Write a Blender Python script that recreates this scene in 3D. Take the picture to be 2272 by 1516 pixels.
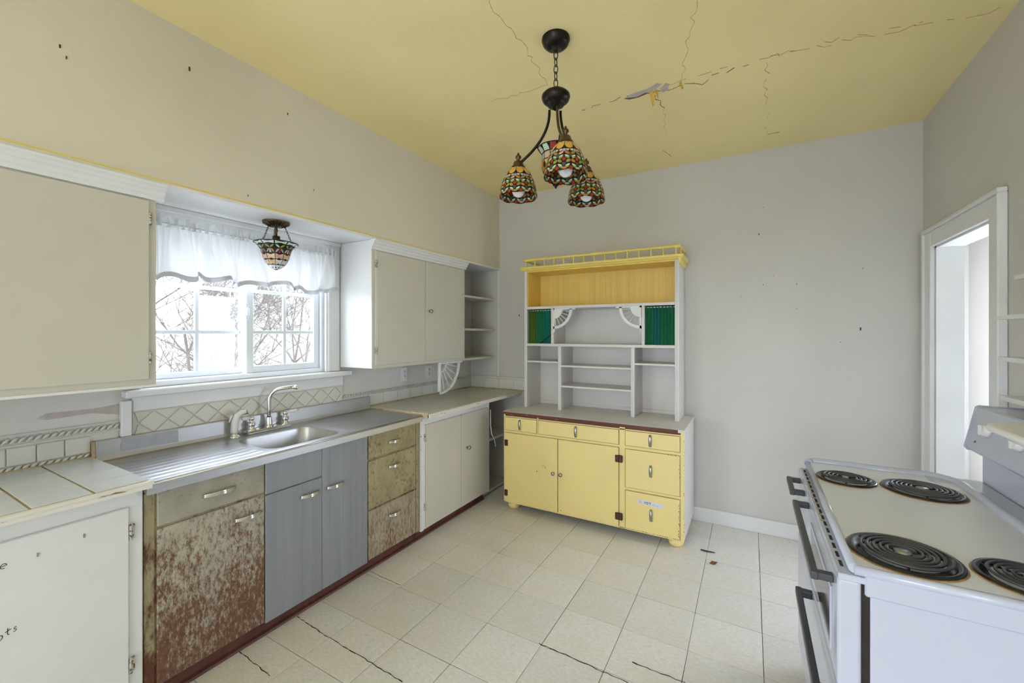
import bpy, bmesh, math, random
from mathutils import Vector, Matrix
R = math.radians
PI = math.pi
random.seed(7)
sc = bpy.context.scene
for o in list(bpy.data.objects):
    bpy.data.objects.remove(o)

# ------------------------------------------------------------------ camera
THETA = math.atan(529 / 930.0)
cd = bpy.data.cameras.new('camera')
cam = bpy.data.objects.new('camera', cd)
sc.collection.objects.link(cam)
cam.location = (0, 0, 1.48)
cam.rotation_euler = (R(90), 0, THETA)
cd.sensor_width = 36.0
cd.lens = 36.0 * 930 / 2272
cd.shift_y = -18.0 / 2272
cd.clip_start = 0.02
sc.camera = cam

# ------------------------------------------------------------------ world / exposure
sc.view_settings.view_transform = 'Standard'
sc.view_settings.look = 'None'
sc.view_settings.gamma = 1.0
sc.view_settings.use_curve_mapping = False
sc.view_settings.exposure = 1.98
w = bpy.data.worlds.new('overcast_sky')
sc.world = w
w.use_nodes = True
wb = w.node_tree.nodes['Background']
wb.inputs[0].default_value = (0.74, 0.83, 1.0, 1)
wb.inputs[1].default_value = 3.0


def portal(loc, rot, sx, sy):
    l = bpy.data.lights.new('window_portal', 'AREA')
    l.shape = 'RECTANGLE'
    l.size, l.size_y = sx, sy
    l.cycles.is_portal = True
    o = bpy.data.objects.new('window_portal', l)
    sc.collection.objects.link(o)
    o.location, o.rotation_euler = loc, rot


# main room dimensions (metres, camera stands over the origin)
XW, XS, XR = -2.555, -2.205, 0.957
YB, YR = 3.62, -5.0
ZC = 2.84
# rear glazing behind the photographer, side window added for ambient daylight, hall window
RWX0, RWX1, RWZ0, RWZ1 = -1.00, 0.80, 0.20, 2.40
LWY0, LWY1, LWZ0, LWZ1 = -4.4, -0.8, 0.5, 2.10
HWY0, HWY1, HWZ0, HWZ1 = 3.0, 5.2, 0.5, 2.1
XH, YH, ZH = 1.93, 6.0, 2.39
portal((0.5 * (RWX0 + RWX1), YR - 0.07, 0.5 * (RWZ0 + RWZ1)), (R(90), 0, 0), RWX1 - RWX0, RWZ1 - RWZ0)
portal((XW - 0.14, 1.37, 1.63), (0, R(-90), 0), 0.82, 1.04)
portal((XW - 0.14, 0.5 * (LWY0 + LWY1), 0.5 * (LWZ0 + LWZ1)), (0, R(-90), 0), LWZ1 - LWZ0, LWY1 - LWY0)
portal((XR - 0.02, 4.75, 1.45), (0, R(-90), 0), .9, .3)  # portal of the added hall opening
portal((XH + 0.1, 0.5 * (HWY0 + HWY1), 0.5 * (HWZ0 + HWZ1)), (0, R(90), 0), HWZ1 - HWZ0, HWY1 - HWY0)


# ------------------------------------------------------------------ materials
def srgb(r, g, b):
    f = lambda c: (c / 255 / 12.92) if c / 255 <= 0.04045 else ((c / 255 + 0.055) / 1.055) ** 2.4
    return (f(r), f(g), f(b), 1)


def new_mat(name):
    m = bpy.data.materials.new(name)
    m.use_nodes = True
    nt = m.node_tree
    return m, nt, nt.nodes['Principled BSDF']


def noise(nt, scale, detail=4, stretch=(1, 1, 1), rough=0.55):
    tc = nt.nodes.new('ShaderNodeTexCoord')
    mp = nt.nodes.new('ShaderNodeMapping')
    mp.inputs['Scale'].default_value = stretch
    n = nt.nodes.new('ShaderNodeTexNoise')
    n.inputs['Scale'].default_value = scale
    n.inputs['Detail'].default_value = detail
    n.inputs['Roughness'].default_value = rough
    nt.links.new(tc.outputs['Object'], mp.inputs[0])
    nt.links.new(mp.outputs[0], n.inputs['Vector'])
    return n.outputs['Fac']


def ramp(nt, fac, a, b, lo, hi):
    r = nt.nodes.new('ShaderNodeValToRGB')
    r.color_ramp.elements[0].position = lo
    r.color_ramp.elements[1].position = hi
    r.color_ramp.elements[0].color = a
    r.color_ramp.elements[1].color = b
    nt.links.new(fac, r.inputs[0])
    return r.outputs[0]


def mix(nt, fac, a, b):
    n = nt.nodes.new('ShaderNodeMix')
    n.data_type = 'RGBA'
    if isinstance(fac, float):
        n.inputs[0].default_value = fac
    else:
        nt.links.new(fac, n.inputs[0])
    for s, v in ((6, a), (7, b)):
        if isinstance(v, tuple):
            n.inputs[s].default_value = v
        else:
            nt.links.new(v, n.inputs[s])
    return n.outputs[2]


def bump(nt, p, fac, strength, dist=0.002):
    b = nt.nodes.new('ShaderNodeBump')
    b.inputs['Strength'].default_value = strength
    b.inputs['Distance'].default_value = dist
    nt.links.new(fac, b.inputs['Height'])
    nt.links.new(b.outputs[0], p.inputs['Normal'])


def paint(name, col, rough=0.55, var=0.06, vs=3.0, bs=0, bscale=250, metal=0.0, dirt=None, dlo=0.62, dhi=0.8, ds=14, spec=0.5, stretch=(1, 1, 1)):
    m, nt, p = new_mat(name)
    c2 = tuple(c * (1 - var) for c in col[:3]) + (1,)
    c1 = tuple(min(1, c * (1 + var * 0.6)) for c in col[:3]) + (1,)
    out = ramp(nt, noise(nt, vs, 5, stretch), c2, c1, 0.35, 0.65)
    if dirt:
        f = ramp(nt, noise(nt, ds, 8, stretch, 0.65), (0, 0, 0, 1), (1, 1, 1, 1), dlo, dhi)
        out = mix(nt, f, out, dirt)
    nt.links.new(out, p.inputs['Base Color'])
    p.inputs['Roughness'].default_value = rough
    p.inputs['Metallic'].default_value = metal
    p.inputs['Specular IOR Level'].default_value = spec
    if bs:
        bump(nt, p, noise(nt, bscale, 3), bs)
    return m


def rust(name, base, rustc, lo, hi, grad=0.0, z0=0.1, z1=0.9, scale=30, stretch=(1, 1, .35), rough=0.6):
    m, nt, p = new_mat(name)
    n1 = noise(nt, scale, 10, stretch, 0.74)
    n2 = noise(nt, 5, 4, (1, 1, .6))
    tc = nt.nodes.new('ShaderNodeTexCoord')
    sx = nt.nodes.new('ShaderNodeSeparateXYZ')
    nt.links.new(tc.outputs['Object'], sx.inputs[0])
    mr = nt.nodes.new('ShaderNodeMapRange')
    nt.links.new(sx.outputs[2], mr.inputs[0])
    for i, v in enumerate((z0, z1, grad, 0.0)):
        mr.inputs[i + 1].default_value = v
    a = nt.nodes.new('ShaderNodeMath'); a.operation = 'ADD'
    nt.links.new(n1, a.inputs[0]); nt.links.new(mr.outputs[0], a.inputs[1])
    b = nt.nodes.new('ShaderNodeMath'); b.operation = 'MULTIPLY_ADD'
    nt.links.new(n2, b.inputs[0]); b.inputs[1].default_value = 0.35; nt.links.new(a.outputs[0], b.inputs[2])
    f = ramp(nt, b.outputs[0], (0, 0, 0, 1), (1, 1, 1, 1), lo, hi)
    bc = ramp(nt, noise(nt, 9, 5), tuple(c * .72 for c in base[:3]) + (1,), base, 0.3, 0.7)
    rc = ramp(nt, noise(nt, 60, 5), tuple(c * .55 for c in rustc[:3]) + (1,), rustc, 0.3, 0.7)
    nt.links.new(mix(nt, f, bc, rc), p.inputs['Base Color'])
    p.inputs['Roughness'].default_value = rough
    bump(nt, p, n1, 0.25)
    return m


def steel(name, col=(0.60, 0.60, 0.60, 1), rough=0.36, stretch=(60, 2, 60), rv=0.12):
    m, nt, p = new_mat(name)
    f = noise(nt, 6, 5, stretch)
    nt.links.new(ramp(nt, f, tuple(c * .85 for c in col[:3]) + (1,), col, .35, .65), p.inputs['Base Color'])
    p.inputs['Metallic'].default_value = 1.0
    mr = nt.nodes.new('ShaderNodeMapRange')
    nt.links.new(f, mr.inputs[0])
    mr.inputs[3].default_value = rough - rv
    mr.inputs[4].default_value = rough + rv
    nt.links.new(mr.outputs[0], p.inputs['Roughness'])
    return m


def cloth(name, col, trans=0.5):
    m, nt, p = new_mat(name)
    out = nt.nodes['Material Output']
    d = nt.nodes.new('ShaderNodeBsdfDiffuse'); t = nt.nodes.new('ShaderNodeBsdfTranslucent'); x = nt.nodes.new('ShaderNodeMixShader')
    c = ramp(nt, noise(nt, 300, 2), tuple(q * .94 for q in col[:3]) + (1,), col, .3, .7)
    nt.links.new(c, d.inputs[0]); nt.links.new(c, t.inputs[0])
    x.inputs[0].default_value = trans
    nt.links.new(d.outputs[0], x.inputs[1]); nt.links.new(t.outputs[0], x.inputs[2])
    nt.links.new(x.outputs[0], out.inputs[0])
    nt.nodes.remove(p)
    return m


def glass_thin(name, tint=(1, 1, 1, 1), refl=0.06):
    m, nt, p = new_mat(name)
    out = nt.nodes['Material Output']
    t = nt.nodes.new('ShaderNodeBsdfTransparent'); g = nt.nodes.new('ShaderNodeBsdfGlossy'); x = nt.nodes.new('ShaderNodeMixShader')
    t.inputs[0].default_value = tint
    g.inputs['Roughness'].default_value = 0.02
    x.inputs[0].default_value = refl
    nt.links.new(t.outputs[0], x.inputs[1]); nt.links.new(g.outputs[0], x.inputs[2]); nt.links.new(x.outputs[0], out.inputs[0])
    nt.nodes.remove(p)
    return m


def stained(name, col, trans=0.06):
    m, nt, p = new_mat(name)
    out = nt.nodes['Material Output']
    c = ramp(nt, noise(nt, 45, 3), tuple(q * .75 for q in col[:3]) + (1,), col, .3, .65)
    nt.links.new(c, p.inputs['Base Color'])
    p.inputs['Roughness'].default_value = 0.18
    t = nt.nodes.new('ShaderNodeBsdfTranslucent'); x = nt.nodes.new('ShaderNodeMixShader')
    nt.links.new(c, t.inputs[0]); x.inputs[0].default_value = trans
    nt.links.new(p.outputs[0], x.inputs[1]); nt.links.new(t.outputs[0], x.inputs[2]); nt.links.new(x.outputs[0], out.inputs[0])
    return m


def floor_mat():
    m, nt, p = new_mat('vinyl_floor_tile')
    oi = nt.nodes.new('ShaderNodeObjectInfo')
    f1 = noise(nt, 40, 7, (1, 2.2, 1), .7)
    f2 = noise(nt, 3, 4)
    c = ramp(nt, f1, srgb(218, 214, 205), srgb(236, 234, 230), .34, .62)
    c = mix(nt, ramp(nt, f2, (0, 0, 0, 1), (.5, .5, .5, 1), .45, .75), c, srgb(222, 214, 194))
    sp = ramp(nt, noise(nt, 70, 3, (1, 3, 1), .6), (1, 1, 1, 1), (0, 0, 0, 1), .27, .33)
    c = mix(nt, sp, c, srgb(178, 166, 146))
    hs = nt.nodes.new('ShaderNodeHueSaturation')
    mr = nt.nodes.new('ShaderNodeMapRange'); nt.links.new(oi.outputs['Random'], mr.inputs[0])
    mr.inputs[3].default_value = .95; mr.inputs[4].default_value = 1.04
    nt.links.new(mr.outputs[0], hs.inputs['Value']); nt.links.new(c, hs.inputs['Color'])
    nt.links.new(hs.outputs[0], p.inputs['Base Color'])
    p.inputs['Roughness'].default_value = .42
    bump(nt, p, f1, .08)
    return m


M = {}
M['wall'] = paint('wall_paint', srgb(211, 207, 200), .6, .03, 1.5, .35, 260)
M['wall_left'] = paint('bounce_tinted_wall_paint', srgb(224, 216, 196), .6, .03, 1.5, .35, 260)  # off-white paint with the yellow ceiling bounce tinted into it
M['ceiling'] = paint('yellow_ceiling_paint', srgb(248, 230, 168), .55, .03, 1.8, .4, 60)
M['white'] = paint('white_gloss_paint', srgb(230, 230, 227), .38, .03, 4)
M['whiteb'] = paint('white_trim_paint', srgb(234, 234, 232), .35, .02, 4)
M['cream'] = paint('cream_cabinet_paint', srgb(208, 203, 188), .42, .03, 2.5, .12, 200)
M['splash'] = paint('backsplash_paint', srgb(220, 217, 207), .4, .04, 6, .2, 60)
M['vinyl'] = paint('white_vinyl', srgb(236, 240, 244), .35, .01, 4)
M['tile'] = floor_mat()
M['grout'] = paint('dark_floor_joint', srgb(70, 58, 44), .9, .2, 20)
M['ctile'] = paint('white_counter_tile', srgb(222, 227, 232), .2, .03, 8)
M['ctile2'] = paint('cream_counter_tile', srgb(206, 200, 184), .3, .05, 8, dirt=srgb(170, 150, 110), dlo=.68, dhi=.8)
M['cgrout'] = paint('stained_grout', srgb(190, 168, 124), .9, .25, 25)
M['cedge'] = paint('chipped_counter_edge', srgb(230, 226, 214), .5, .04, 10, dirt=srgb(132, 96, 62), dlo=.60, dhi=.66, ds=18, stretch=(1, .4, 3))
M['steel'] = steel('brushed_steel')
M['chrome'] = steel('chrome', (.8, .81, .83, 1), .09, (3, 3, 3), .04)
M['tape'] = paint('silver_duct_tape', srgb(176, 178, 186), .4, .06, 30, .3, 60, metal=.2)
M['grey'] = paint('grey_tape_front', srgb(146, 148, 152), .42, .08, 9, .25, 35, metal=.15, stretch=(1, 2, .15))
M['rust_door'] = rust('rusty_enamel_door', srgb(186, 180, 160), srgb(122, 82, 58), .66, .82, .17, .1, .72, 85, (1, 1, .45))
M['rust_drawer'] = rust('lightly_rusted_enamel', srgb(172, 166, 148), srgb(112, 74, 52), .76, .86, .03, .1, .9, 85, (1, .6, 1))
M['rust_olive'] = rust('olive_stained_enamel', srgb(172, 158, 118), srgb(112, 76, 48), .72, .92, .05, .4, .86, 45, (1, 1, .9))
M['rust_low'] = rust('streaky_rusted_enamel', srgb(178, 166, 140), srgb(128, 84, 56), .68, .86, .08, .08, .39, 75, (1, 1.2, .35))
M['rust_frame'] = rust('rusted_frame', srgb(164, 152, 116), srgb(104, 60, 38), .70, .85, .15, .1, .8)
M['kick'] = paint('red_brown_kick', srgb(98, 56, 44), .5, .2, 6, dirt=srgb(60, 34, 28), dlo=.5, dhi=.7)
M['yellow'] = paint('yellow_sideboard_paint', srgb(246, 224, 150), .4, .03, 2.5, dirt=srgb(124, 76, 40), dlo=.70, dhi=.72, ds=9)
M['yellow_in'] = paint('golden_yellow_paint', srgb(246, 212, 112), .42, .05, 3, stretch=(6, 1, .4))
M['yellow_rail'] = paint('pale_yellow_gloss', srgb(242, 218, 116), .38, .05, 10, dirt=srgb(150, 110, 40), dlo=.68, dhi=.8, ds=30)
M['brown'] = paint('brown_worn_edge', srgb(104, 56, 38), .6, .2, 12, dirt=srgb(214, 190, 130), dlo=.63, dhi=.68, ds=22, stretch=(.5, 1, 2))
M['dark'] = paint('dark_gap', srgb(38, 30, 26), .8, .1, 5)
M['brownhinge'] = paint('old_copper_hinge', srgb(92, 66, 54), .5, .3, 60, metal=.5)
M['pewter'] = steel('pewter_handle', (.42, .43, .46, 1), .3, (3, 3, 3), .05)
M['hingew'] = paint('chipped_white_hinge', srgb(206, 200, 188), .4, .1, 40, dirt=srgb(60, 44, 36), dlo=.5, dhi=.58, ds=120)
M['hutch'] = paint('hutch_white_paint', srgb(226, 222, 216), .42, .03, 5)
M['green'] = cloth('green_satin', srgb(58, 140, 100), .3)
M['teal'] = cloth('teal_satin', srgb(54, 140, 128), .3)
M['olive'] = cloth('olive_satin', srgb(104, 132, 60), .3)
M['valance'] = cloth('white_voile', (.86, .86, .87, 1), .20)
M['hem'] = cloth('white_voile_hem', (.70, .70, .73, 1), .06)
M['enamel'] = paint('skylight_toned_enamel', srgb(188, 192, 206), .16, .015, 5, spec=.6)  # white enamel with the side's cool, dim daylight put into its colour
M['enamel_top'] = paint('cooktop_enamel', srgb(228, 231, 236), .35, .02, 5, spec=.3)  # lighter copy of the same white enamel for the top
M['black'] = paint('black_coil', srgb(30, 30, 32), .45, .1, 20)
M['coil'] = paint('grey_coil', srgb(72, 72, 74), .4, .15, 30, metal=.4)
M['pan'] = paint('black_drip_pan', srgb(22, 22, 23), .22, .1, 20)
M['handle_grey'] = paint('charcoal_handle', srgb(62, 64, 70), .4, .08, 20)
M['rustring'] = paint('burnt_ring', srgb(176, 136, 84), .6, .3, 50)
M['bronze'] = paint('dark_bronze', srgb(40, 34, 30), .32, .2, 20, metal=.7)
M['bronze2'] = paint('brushed_bronze', srgb(96, 78, 58), .35, .25, 25, metal=.8)
M['bulb'] = paint('frosted_bulb', srgb(240, 236, 238), .25, .01, 5)
M['lead'] = paint('lead_came', srgb(34, 32, 28), .4, .2, 30, metal=.4)
M['porcelain'] = paint('porcelain', srgb(236, 234, 230), .12, .01, 5)
M['glass'] = glass_thin('window_glass')
M['oven_glass'] = paint('dark_oven_glass', srgb(50, 46, 44), .08, .1, 5)
M['paper'] = paint('white_paper', srgb(226, 226, 236), .7, .02, 20)
M['ink'] = paint('black_ink', srgb(30, 30, 44), .6, .1, 30)
M['inkf'] = paint('faded_ink', srgb(150, 150, 182), .6, .1, 30)
M['plaster'] = paint('bare_plaster', srgb(198, 186, 178), .9, .12, 25, .4, 80)
M['crack'] = paint('plaster_crack', srgb(186, 164, 108), .9, .2, 40)
M['crackd'] = paint('deep_crack', srgb(110, 90, 60), .9, .3, 40)
M['flap'] = paint('peeled_paint', srgb(214, 176, 70), .6, .15, 20)
M['bark'] = paint('grey_bark', srgb(84, 76, 72), .9, .2, 12)
M['grass'] = paint('pale_winter_grass', srgb(222, 222, 212), .95, .06, 1.2)
M['hill'] = paint('brushy_hillside', srgb(104, 98, 86), .95, .3, 1.2, dirt=srgb(150, 158, 130), dlo=.45, dhi=.6, ds=1.5)
M['leafbrown'] = paint('dry_leaf', srgb(128, 74, 46), .8, .2, 40)
M['debris'] = paint('dark_debris', srgb(58, 54, 46), .8, .2, 40)
for n, c in (('amber', (236, 186, 88)), ('cream_g', (236, 206, 168)), ('lav', (188, 186, 210)), ('leaf', (146, 172, 66)), ('olive_g', (172, 146, 72)), ('red', (176, 50, 46)), ('smoke', (84, 86, 78)), ('mint', (206, 230, 206)), ('rose', (220, 184, 160)), ('clear', (226, 226, 224)), ('orange_g', (214, 130, 60))):
    M['g_' + n] = stained('stained_glass_' + n, srgb(*c))

# ------------------------------------------------------------------ mesh helpers
COL = sc.collection


class MB:
    def __init__(s):
        s.bm = bmesh.new()
        s.mi = 0

    def face(s, vs, smooth=False):
        try:
            f = s.bm.faces.new([v if isinstance(v, bmesh.types.BMVert) else s.bm.verts.new(v) for v in vs])
            f.material_index = s.mi
            f.smooth = smooth
            return f
        except ValueError:
            return None

    def box(s, x0, x1, y0, y1, z0, z1, bev=0.0, seg=1):
        a = bmesh.new()
        bmesh.ops.create_cube(a, size=1)
        for v in a.verts:
            v.co = Vector(((x0 + x1) / 2 + v.co.x * (x1 - x0), (y0 + y1) / 2 + v.co.y * (y1 - y0), (z0 + z1) / 2 + v.co.z * (z1 - z0)))
        if bev:
            bmesh.ops.bevel(a, geom=a.edges[:], offset=bev, segments=seg, profile=.5, affect='EDGES')
        s.merge(a)
        return s

    def merge(s, a, smooth=False):
        vm = {}
        for v in a.verts:
            vm[v] = s.bm.verts.new(v.co)
        for f in a.faces:
            try:
                g = s.bm.faces.new([vm[v] for v in f.verts])
                g.material_index = s.mi
                g.smooth = smooth or f.smooth
            except ValueError:
                pass
        a.free()

    def prism(s, pts, axis, a, b, smooth=False):
        """polygon pts (u,v) extruded along axis from a to b. axis 0: (u,v)=(y,z); 1: (x,z); 2: (x,y)"""
        def co(p, t):
            return {0: (t, p[0], p[1]), 1: (p[0], t, p[1]), 2: (p[0], p[1], t)}[axis]
        A = [s.bm.verts.new(co(p, a)) for p in pts]
        B = [s.bm.verts.new(co(p, b)) for p in pts]
        n = len(pts)
        for i in range(n):
            s.face((A[i], A[(i + 1) % n], B[(i + 1) % n], B[i]), smooth)
        s.face(A[::-1]); s.face(B)
        return s

    def lathe(s, prof, c, n=24, axis=2, smooth=True, a0=0.0, a1=2 * PI, cap=False):
        """prof [(r,h)] about an axis through c"""
        full = abs(a1 - a0 - 2 * PI) < 1e-6
        m = n if full else n + 1
        rings = []
        for r, h in prof:
            ring = []
            for i in range(m):
                t = a0 + (a1 - a0) * i / n
                x, y = r * math.cos(t), r * math.sin(t)
                p = {2: (x, y, h), 0: (h, x, y), 1: (x, h, y)}[axis]
                ring.append(s.bm.verts.new((c[0] + p[0], c[1] + p[1], c[2] + p[2])))
            rings.append(ring)
        for a, b in zip(rings, rings[1:]):
            for i in range(m if full else n):
                j = (i + 1) % m
                s.face((a[i], a[j], b[j], b[i]), smooth)
        if cap:
            s.face(rings[0][::-1]); s.face(rings[-1])
        return s

    def tube(s, pts, r, n=8, smooth=True, closed=False, flat=None):
        pts = [Vector(p) for p in pts]
        rings = []
        N = len(pts)
        up = None
        for i, p in enumerate(pts):
            if closed:
                d = pts[(i + 1) % N] - pts[i - 1]
            else:
                d = pts[min(i + 1, N - 1)] - pts[max(i - 1, 0)]
            d.normalize()
            if up is None:
                up = Vector((0, 0, 1)) if abs(d.z) < .9 else Vector((1, 0, 0))
            side = d.cross(up)
            if side.length < 1e-5:
                side = d.orthogonal()
            side.normalize()
            u2 = side.cross(d).normalized()
            up = u2
            rr = r[i] if isinstance(r, (list, tuple)) else r
            ra, rb = (rr, rr) if flat is None else (rr * flat[0], rr * flat[1])
            rings.append([s.bm.verts.new(p + side * math.cos(2 * PI * k / n) * ra + u2 * math.sin(2 * PI * k / n) * rb) for k in range(n)])
        for i in range(N if closed else N - 1):
            a, b = rings[i], rings[(i + 1) % N]
            for k in range(n):
                s.face((a[k], a[(k + 1) % n], b[(k + 1) % n], b[k]), smooth)
        if not closed:
            s.face(rings[0][::-1]); s.face(rings[-1])
        return s

    def sphere(s, c, r, sx=1, sy=1, sz=1, n=16):
        prof = [(max(1e-4, r * math.sin(PI * i / (n // 2))), -r * math.cos(PI * i / (n // 2))) for i in range(n // 2 + 1)]
        b = len(s.bm.verts)
        s.lathe([(q[0], q[1]) for q in prof], (0, 0, 0), n)
        s.bm.verts.ensure_lookup_table()
        for v in s.bm.verts[b:]:
            v.co = Vector((c[0] + v.co.x * sx, c[1] + v.co.y * sy, c[2] + v.co.z * sz))
        return s

    def grid(s, fn, nu, nv, smooth=True):
        V = [[s.bm.verts.new(fn(i / nu, j / nv)) for j in range(nv + 1)] for i in range(nu + 1)]
        for i in range(nu):
            for j in range(nv):
                s.face((V[i][j], V[i + 1][j], V[i + 1][j + 1], V[i][j + 1]), smooth)
        return s


WP = {}


def obj(name, mb, mats, parent=None):
    me = bpy.data.meshes.new(name)
    bmesh.ops.recalc_face_normals(mb.bm, faces=mb.bm.faces[:])
    mb.bm.to_mesh(me)
    mb.bm.free()
    for m in (mats if isinstance(mats, (list, tuple)) else [mats]):
        me.materials.append(M[m] if isinstance(m, str) else m)
    o = bpy.data.objects.new(name, me)
    COL.objects.link(o)
    if parent is not None:
        o.parent = parent
        o.location = -WP.get(parent.name, Vector((0, 0, 0)))
    return o


def tag(o, label, cat, group=None):
    o['label'] = label
    o['category'] = cat
    if group:
        o['group'] = group
    return o


def thing(name, label, cat, loc, group=None):
    o = bpy.data.objects.new(name, None)
    o.empty_display_size = .05
    COL.objects.link(o)
    o.location = loc
    WP[o.name] = Vector(loc)
    return tag(o, label, cat, group)


def struct(o, label=None):
    o['kind'] = 'structure'
    if label:
        o['label'] = label
    return o


def bx(name, mat, parent, *a, bev=0.0):
    return obj(name, MB().box(*a, bev=bev), mat, parent)


# ------------------------------------------------------------------ room shell
struct(bx('floor', 'grout', None, XW - .1, XR + .1, YR - .1, YB + .1, -.06, -.0035), 'cream vinyl tile floor with dark joints')
FL = bpy.data.objects['floor']
tm = MB()
TS = .3048
tm.box(-TS / 2 + .0013, TS / 2 - .0013, -TS / 2 + .0013, TS / 2 - .0013, -.0045, 0.0, bev=.0008)
tmo = obj('floor_tile', tm, 'tile', FL)
bx('tile_field', 'tile', FL, -2.54, XR, YR, 2.713 - 14 * TS, -.0045, 0)
first = True
rng = random.Random(3)
ix = [-.559 + (i + .5) * TS for i in range(-6, 5)]
iy = [2.713 + (j + .5) * TS for j in range(-14, 3)]
for X in ix:
    for Y in iy:
        if X - TS / 2 > XR or Y - TS / 2 > YB or X + TS / 2 < -2.2:
            continue
        o = tmo if first else tmo.copy()
        if not first:
            COL.objects.link(o)
            o.parent = FL
        first = False
        o.location = (X + rng.uniform(-.0006, .0006), Y + rng.uniform(-.0006, .0006), rng.uniform(-.0006, 0))
        o.rotation_euler = (rng.uniform(-.0008, .0008), rng.uniform(-.0008, .0008), rng.uniform(-.0015, .0015))

CE = struct(bx('ceiling', 'ceiling', None, XW - .1, XR + .1, YR - .1, YB + .1, ZC, ZC + .08), 'yellow painted plaster ceiling with cracks')
# left wall with window hole
WY0, WY1, WZ0, WZ1 = .86, 1.885, 1.215, 2.045
m = MB()
m.box(XW - .14, XW, LWY1, WY0, -.05, ZC); m.box(XW - .14, XW, WY1, YB + .1, -.05, ZC)
m.box(XW - .14, XW, YR - .1, LWY0, -.05, ZC); m.box(XW - .14, XW, LWY0, LWY1, -.05, LWZ0); m.box(XW - .14, XW, LWY0, LWY1, LWZ1, ZC)
m.box(XW - .14, XW, WY0, WY1, -.05, WZ0); m.box(XW - .14, XW, WY0, WY1, WZ1, ZC)
WL = struct(obj('wall_left', m, 'splash'), 'white painted wall behind the sink')
WS = struct(bx('wall_soffit', 'wall_left', None, XW, XS, YR, YB, 2.134, ZC), 'soffit wall above the cabinets, tinted cream for ceiling bounce')
bx('paint_line', 'yellow_rail', WS, XS - .001, XS + .0008, YR, YB, 2.135, 2.142)
struct(bx('trim_1', 'whiteb', None, XW, XS + .008, YR, YB, 2.116, 2.134, bev=.003), 'white board under the soffit')
WBk = struct(bx('wall_back', 'wall', None, XW - .1, XR + .1, YB, YB + .12, -.05, ZC), 'off white back wall')
DY0, DY1, DZ = 2.70, 3.42, 2.005
m = MB()
m.box(XR, XR + .12, YR - .1, DY0, -.05, ZC); m.box(XR, XR + .12, DY1, YB, -.05, ZC); m.box(XR, XR + .12, DY0, DY1, DZ, ZC)
WRt = struct(obj('wall_right', m, 'wall'), 'off white right wall with doorway')
m = MB()
m.box(XW, RWX0, YR - .12, YR, -.05, ZC); m.box(RWX1, XR, YR - .12, YR, -.05, ZC)
m.box(RWX0, RWX1, YR - .12, YR, -.05, RWZ0); m.box(RWX0, RWX1, YR - .12, YR, RWZ1, ZC)
struct(obj('wall_rear', m, 'wall'), 'off white wall behind the photographer')
w2 = struct(bx('window_2', 'vinyl', None, RWX0, RWX0 + .05, YR - .1, YR - .04, RWZ0, RWZ1), 'large window behind the photographer')
for a in ((RWX1 - .05, RWX1, RWZ0, RWZ1), (RWX0, RWX1, RWZ0, RWZ0 + .05), (RWX0, RWX1, RWZ1 - .05, RWZ1), (-.325, -.265, RWZ0, RWZ1)):
    bx('window_frame', 'vinyl', w2, a[0], a[1], YR - .1, YR - .04, a[2], a[3])
struct(bx('baseboard_back', 'whiteb', None, -1.9, XR, YB - .018, YB, 0, .108, bev=.003), 'white baseboard along the back wall')
struct(bx('baseboard_right', 'whiteb', None, XR - .018, XR, 3.53, YB - .018, 0, .108, bev=.003), 'short white baseboard beside the door casing')

w3 = struct(bx('window_added', 'vinyl', None, XW - .11, XW - .05, LWY0, LWY0 + .05, LWZ0, LWZ1), 'side window added behind the photographer for ambient daylight')  # unseen window, put in for extra daylight
for a in ((LWY1 - .05, LWY1, LWZ0, LWZ1), (LWY0, LWY1, LWZ0, LWZ0 + .05), (LWY0, LWY1, LWZ1 - .05, LWZ1), (.5 * (LWY0 + LWY1) - .03, .5 * (LWY0 + LWY1) + .03, LWZ0, LWZ1)):
    bx('window_frame', 'vinyl', w3, XW - .11, XW - .05, a[0], a[1], a[2], a[3])
# doorway casing
m = MB()
for y0, y1 in ((DY0 - .10, DY0 + .006), (DY1 - .006, DY1 + .11)):
    m.box(XR - .024, XR - .0005, y0, y1, 0, DZ + .083, bev=.004)
    m.box(XR - .034, XR - .001, (y0 - .002) if y0 < 3 else y0 + .088, (y0 + .018) if y0 < 3 else y1 + .002, 0, DZ + .084, bev=.004)
m.box(XR - .022, XR - .0008, DY0 + .004, DY1 - .004, DZ - .007, DZ + .084, bev=.003)
m.box(XR - .036, XR - .0015, DY0 - .104, DY1 + .114, DZ + .083, DZ + .105, bev=.004)
m.box(XR, XR + .12, DY0, DY0 + .018, 0, DZ); m.box(XR, XR + .12, DY1 - .018, DY1, 0, DZ); m.box(XR, XR + .12, DY0, DY1, DZ - .018, DZ)
struct(obj('trim_2', m, 'white'), 'white painted door casing on the right wall')
# hall beyond the doorway
m = MB()
m.box(XR + .12, XH, YH, YH + .1, -.05, ZH)
struct(obj('wall_hall_end', m, 'whiteb'), 'white panel wall at the end of the hall')
m = MB()
m.box(XH, XH + .1, .6, HWY0, -.05, ZH); m.box(XH, XH + .1, HWY1, YH + .1, -.05, ZH)
m.box(XH, XH + .1, HWY0, HWY1, -.05, HWZ0); m.box(XH, XH + .1, HWY0, HWY1, HWZ1, ZH)
struct(obj('wall_hall_side', m, 'wall'), 'cream hall wall seen through the doorway')
struct(bx('wall_hall_near', 'wall', None, XR + .12, XH, .6, .7, -.05, ZH))
m = MB()
m.box(XR, XR + .12, YB, 4.6, -.05, ZH); m.box(XR, XR + .12, 4.9, YH + .1, -.05, ZH); m.box(XR, XR + .12, 4.6, 4.9, -.05, 1.0); m.box(XR, XR + .12, 4.6, 4.9, 1.9, ZH)  # opening added here to throw daylight onto the hall side wall
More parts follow.
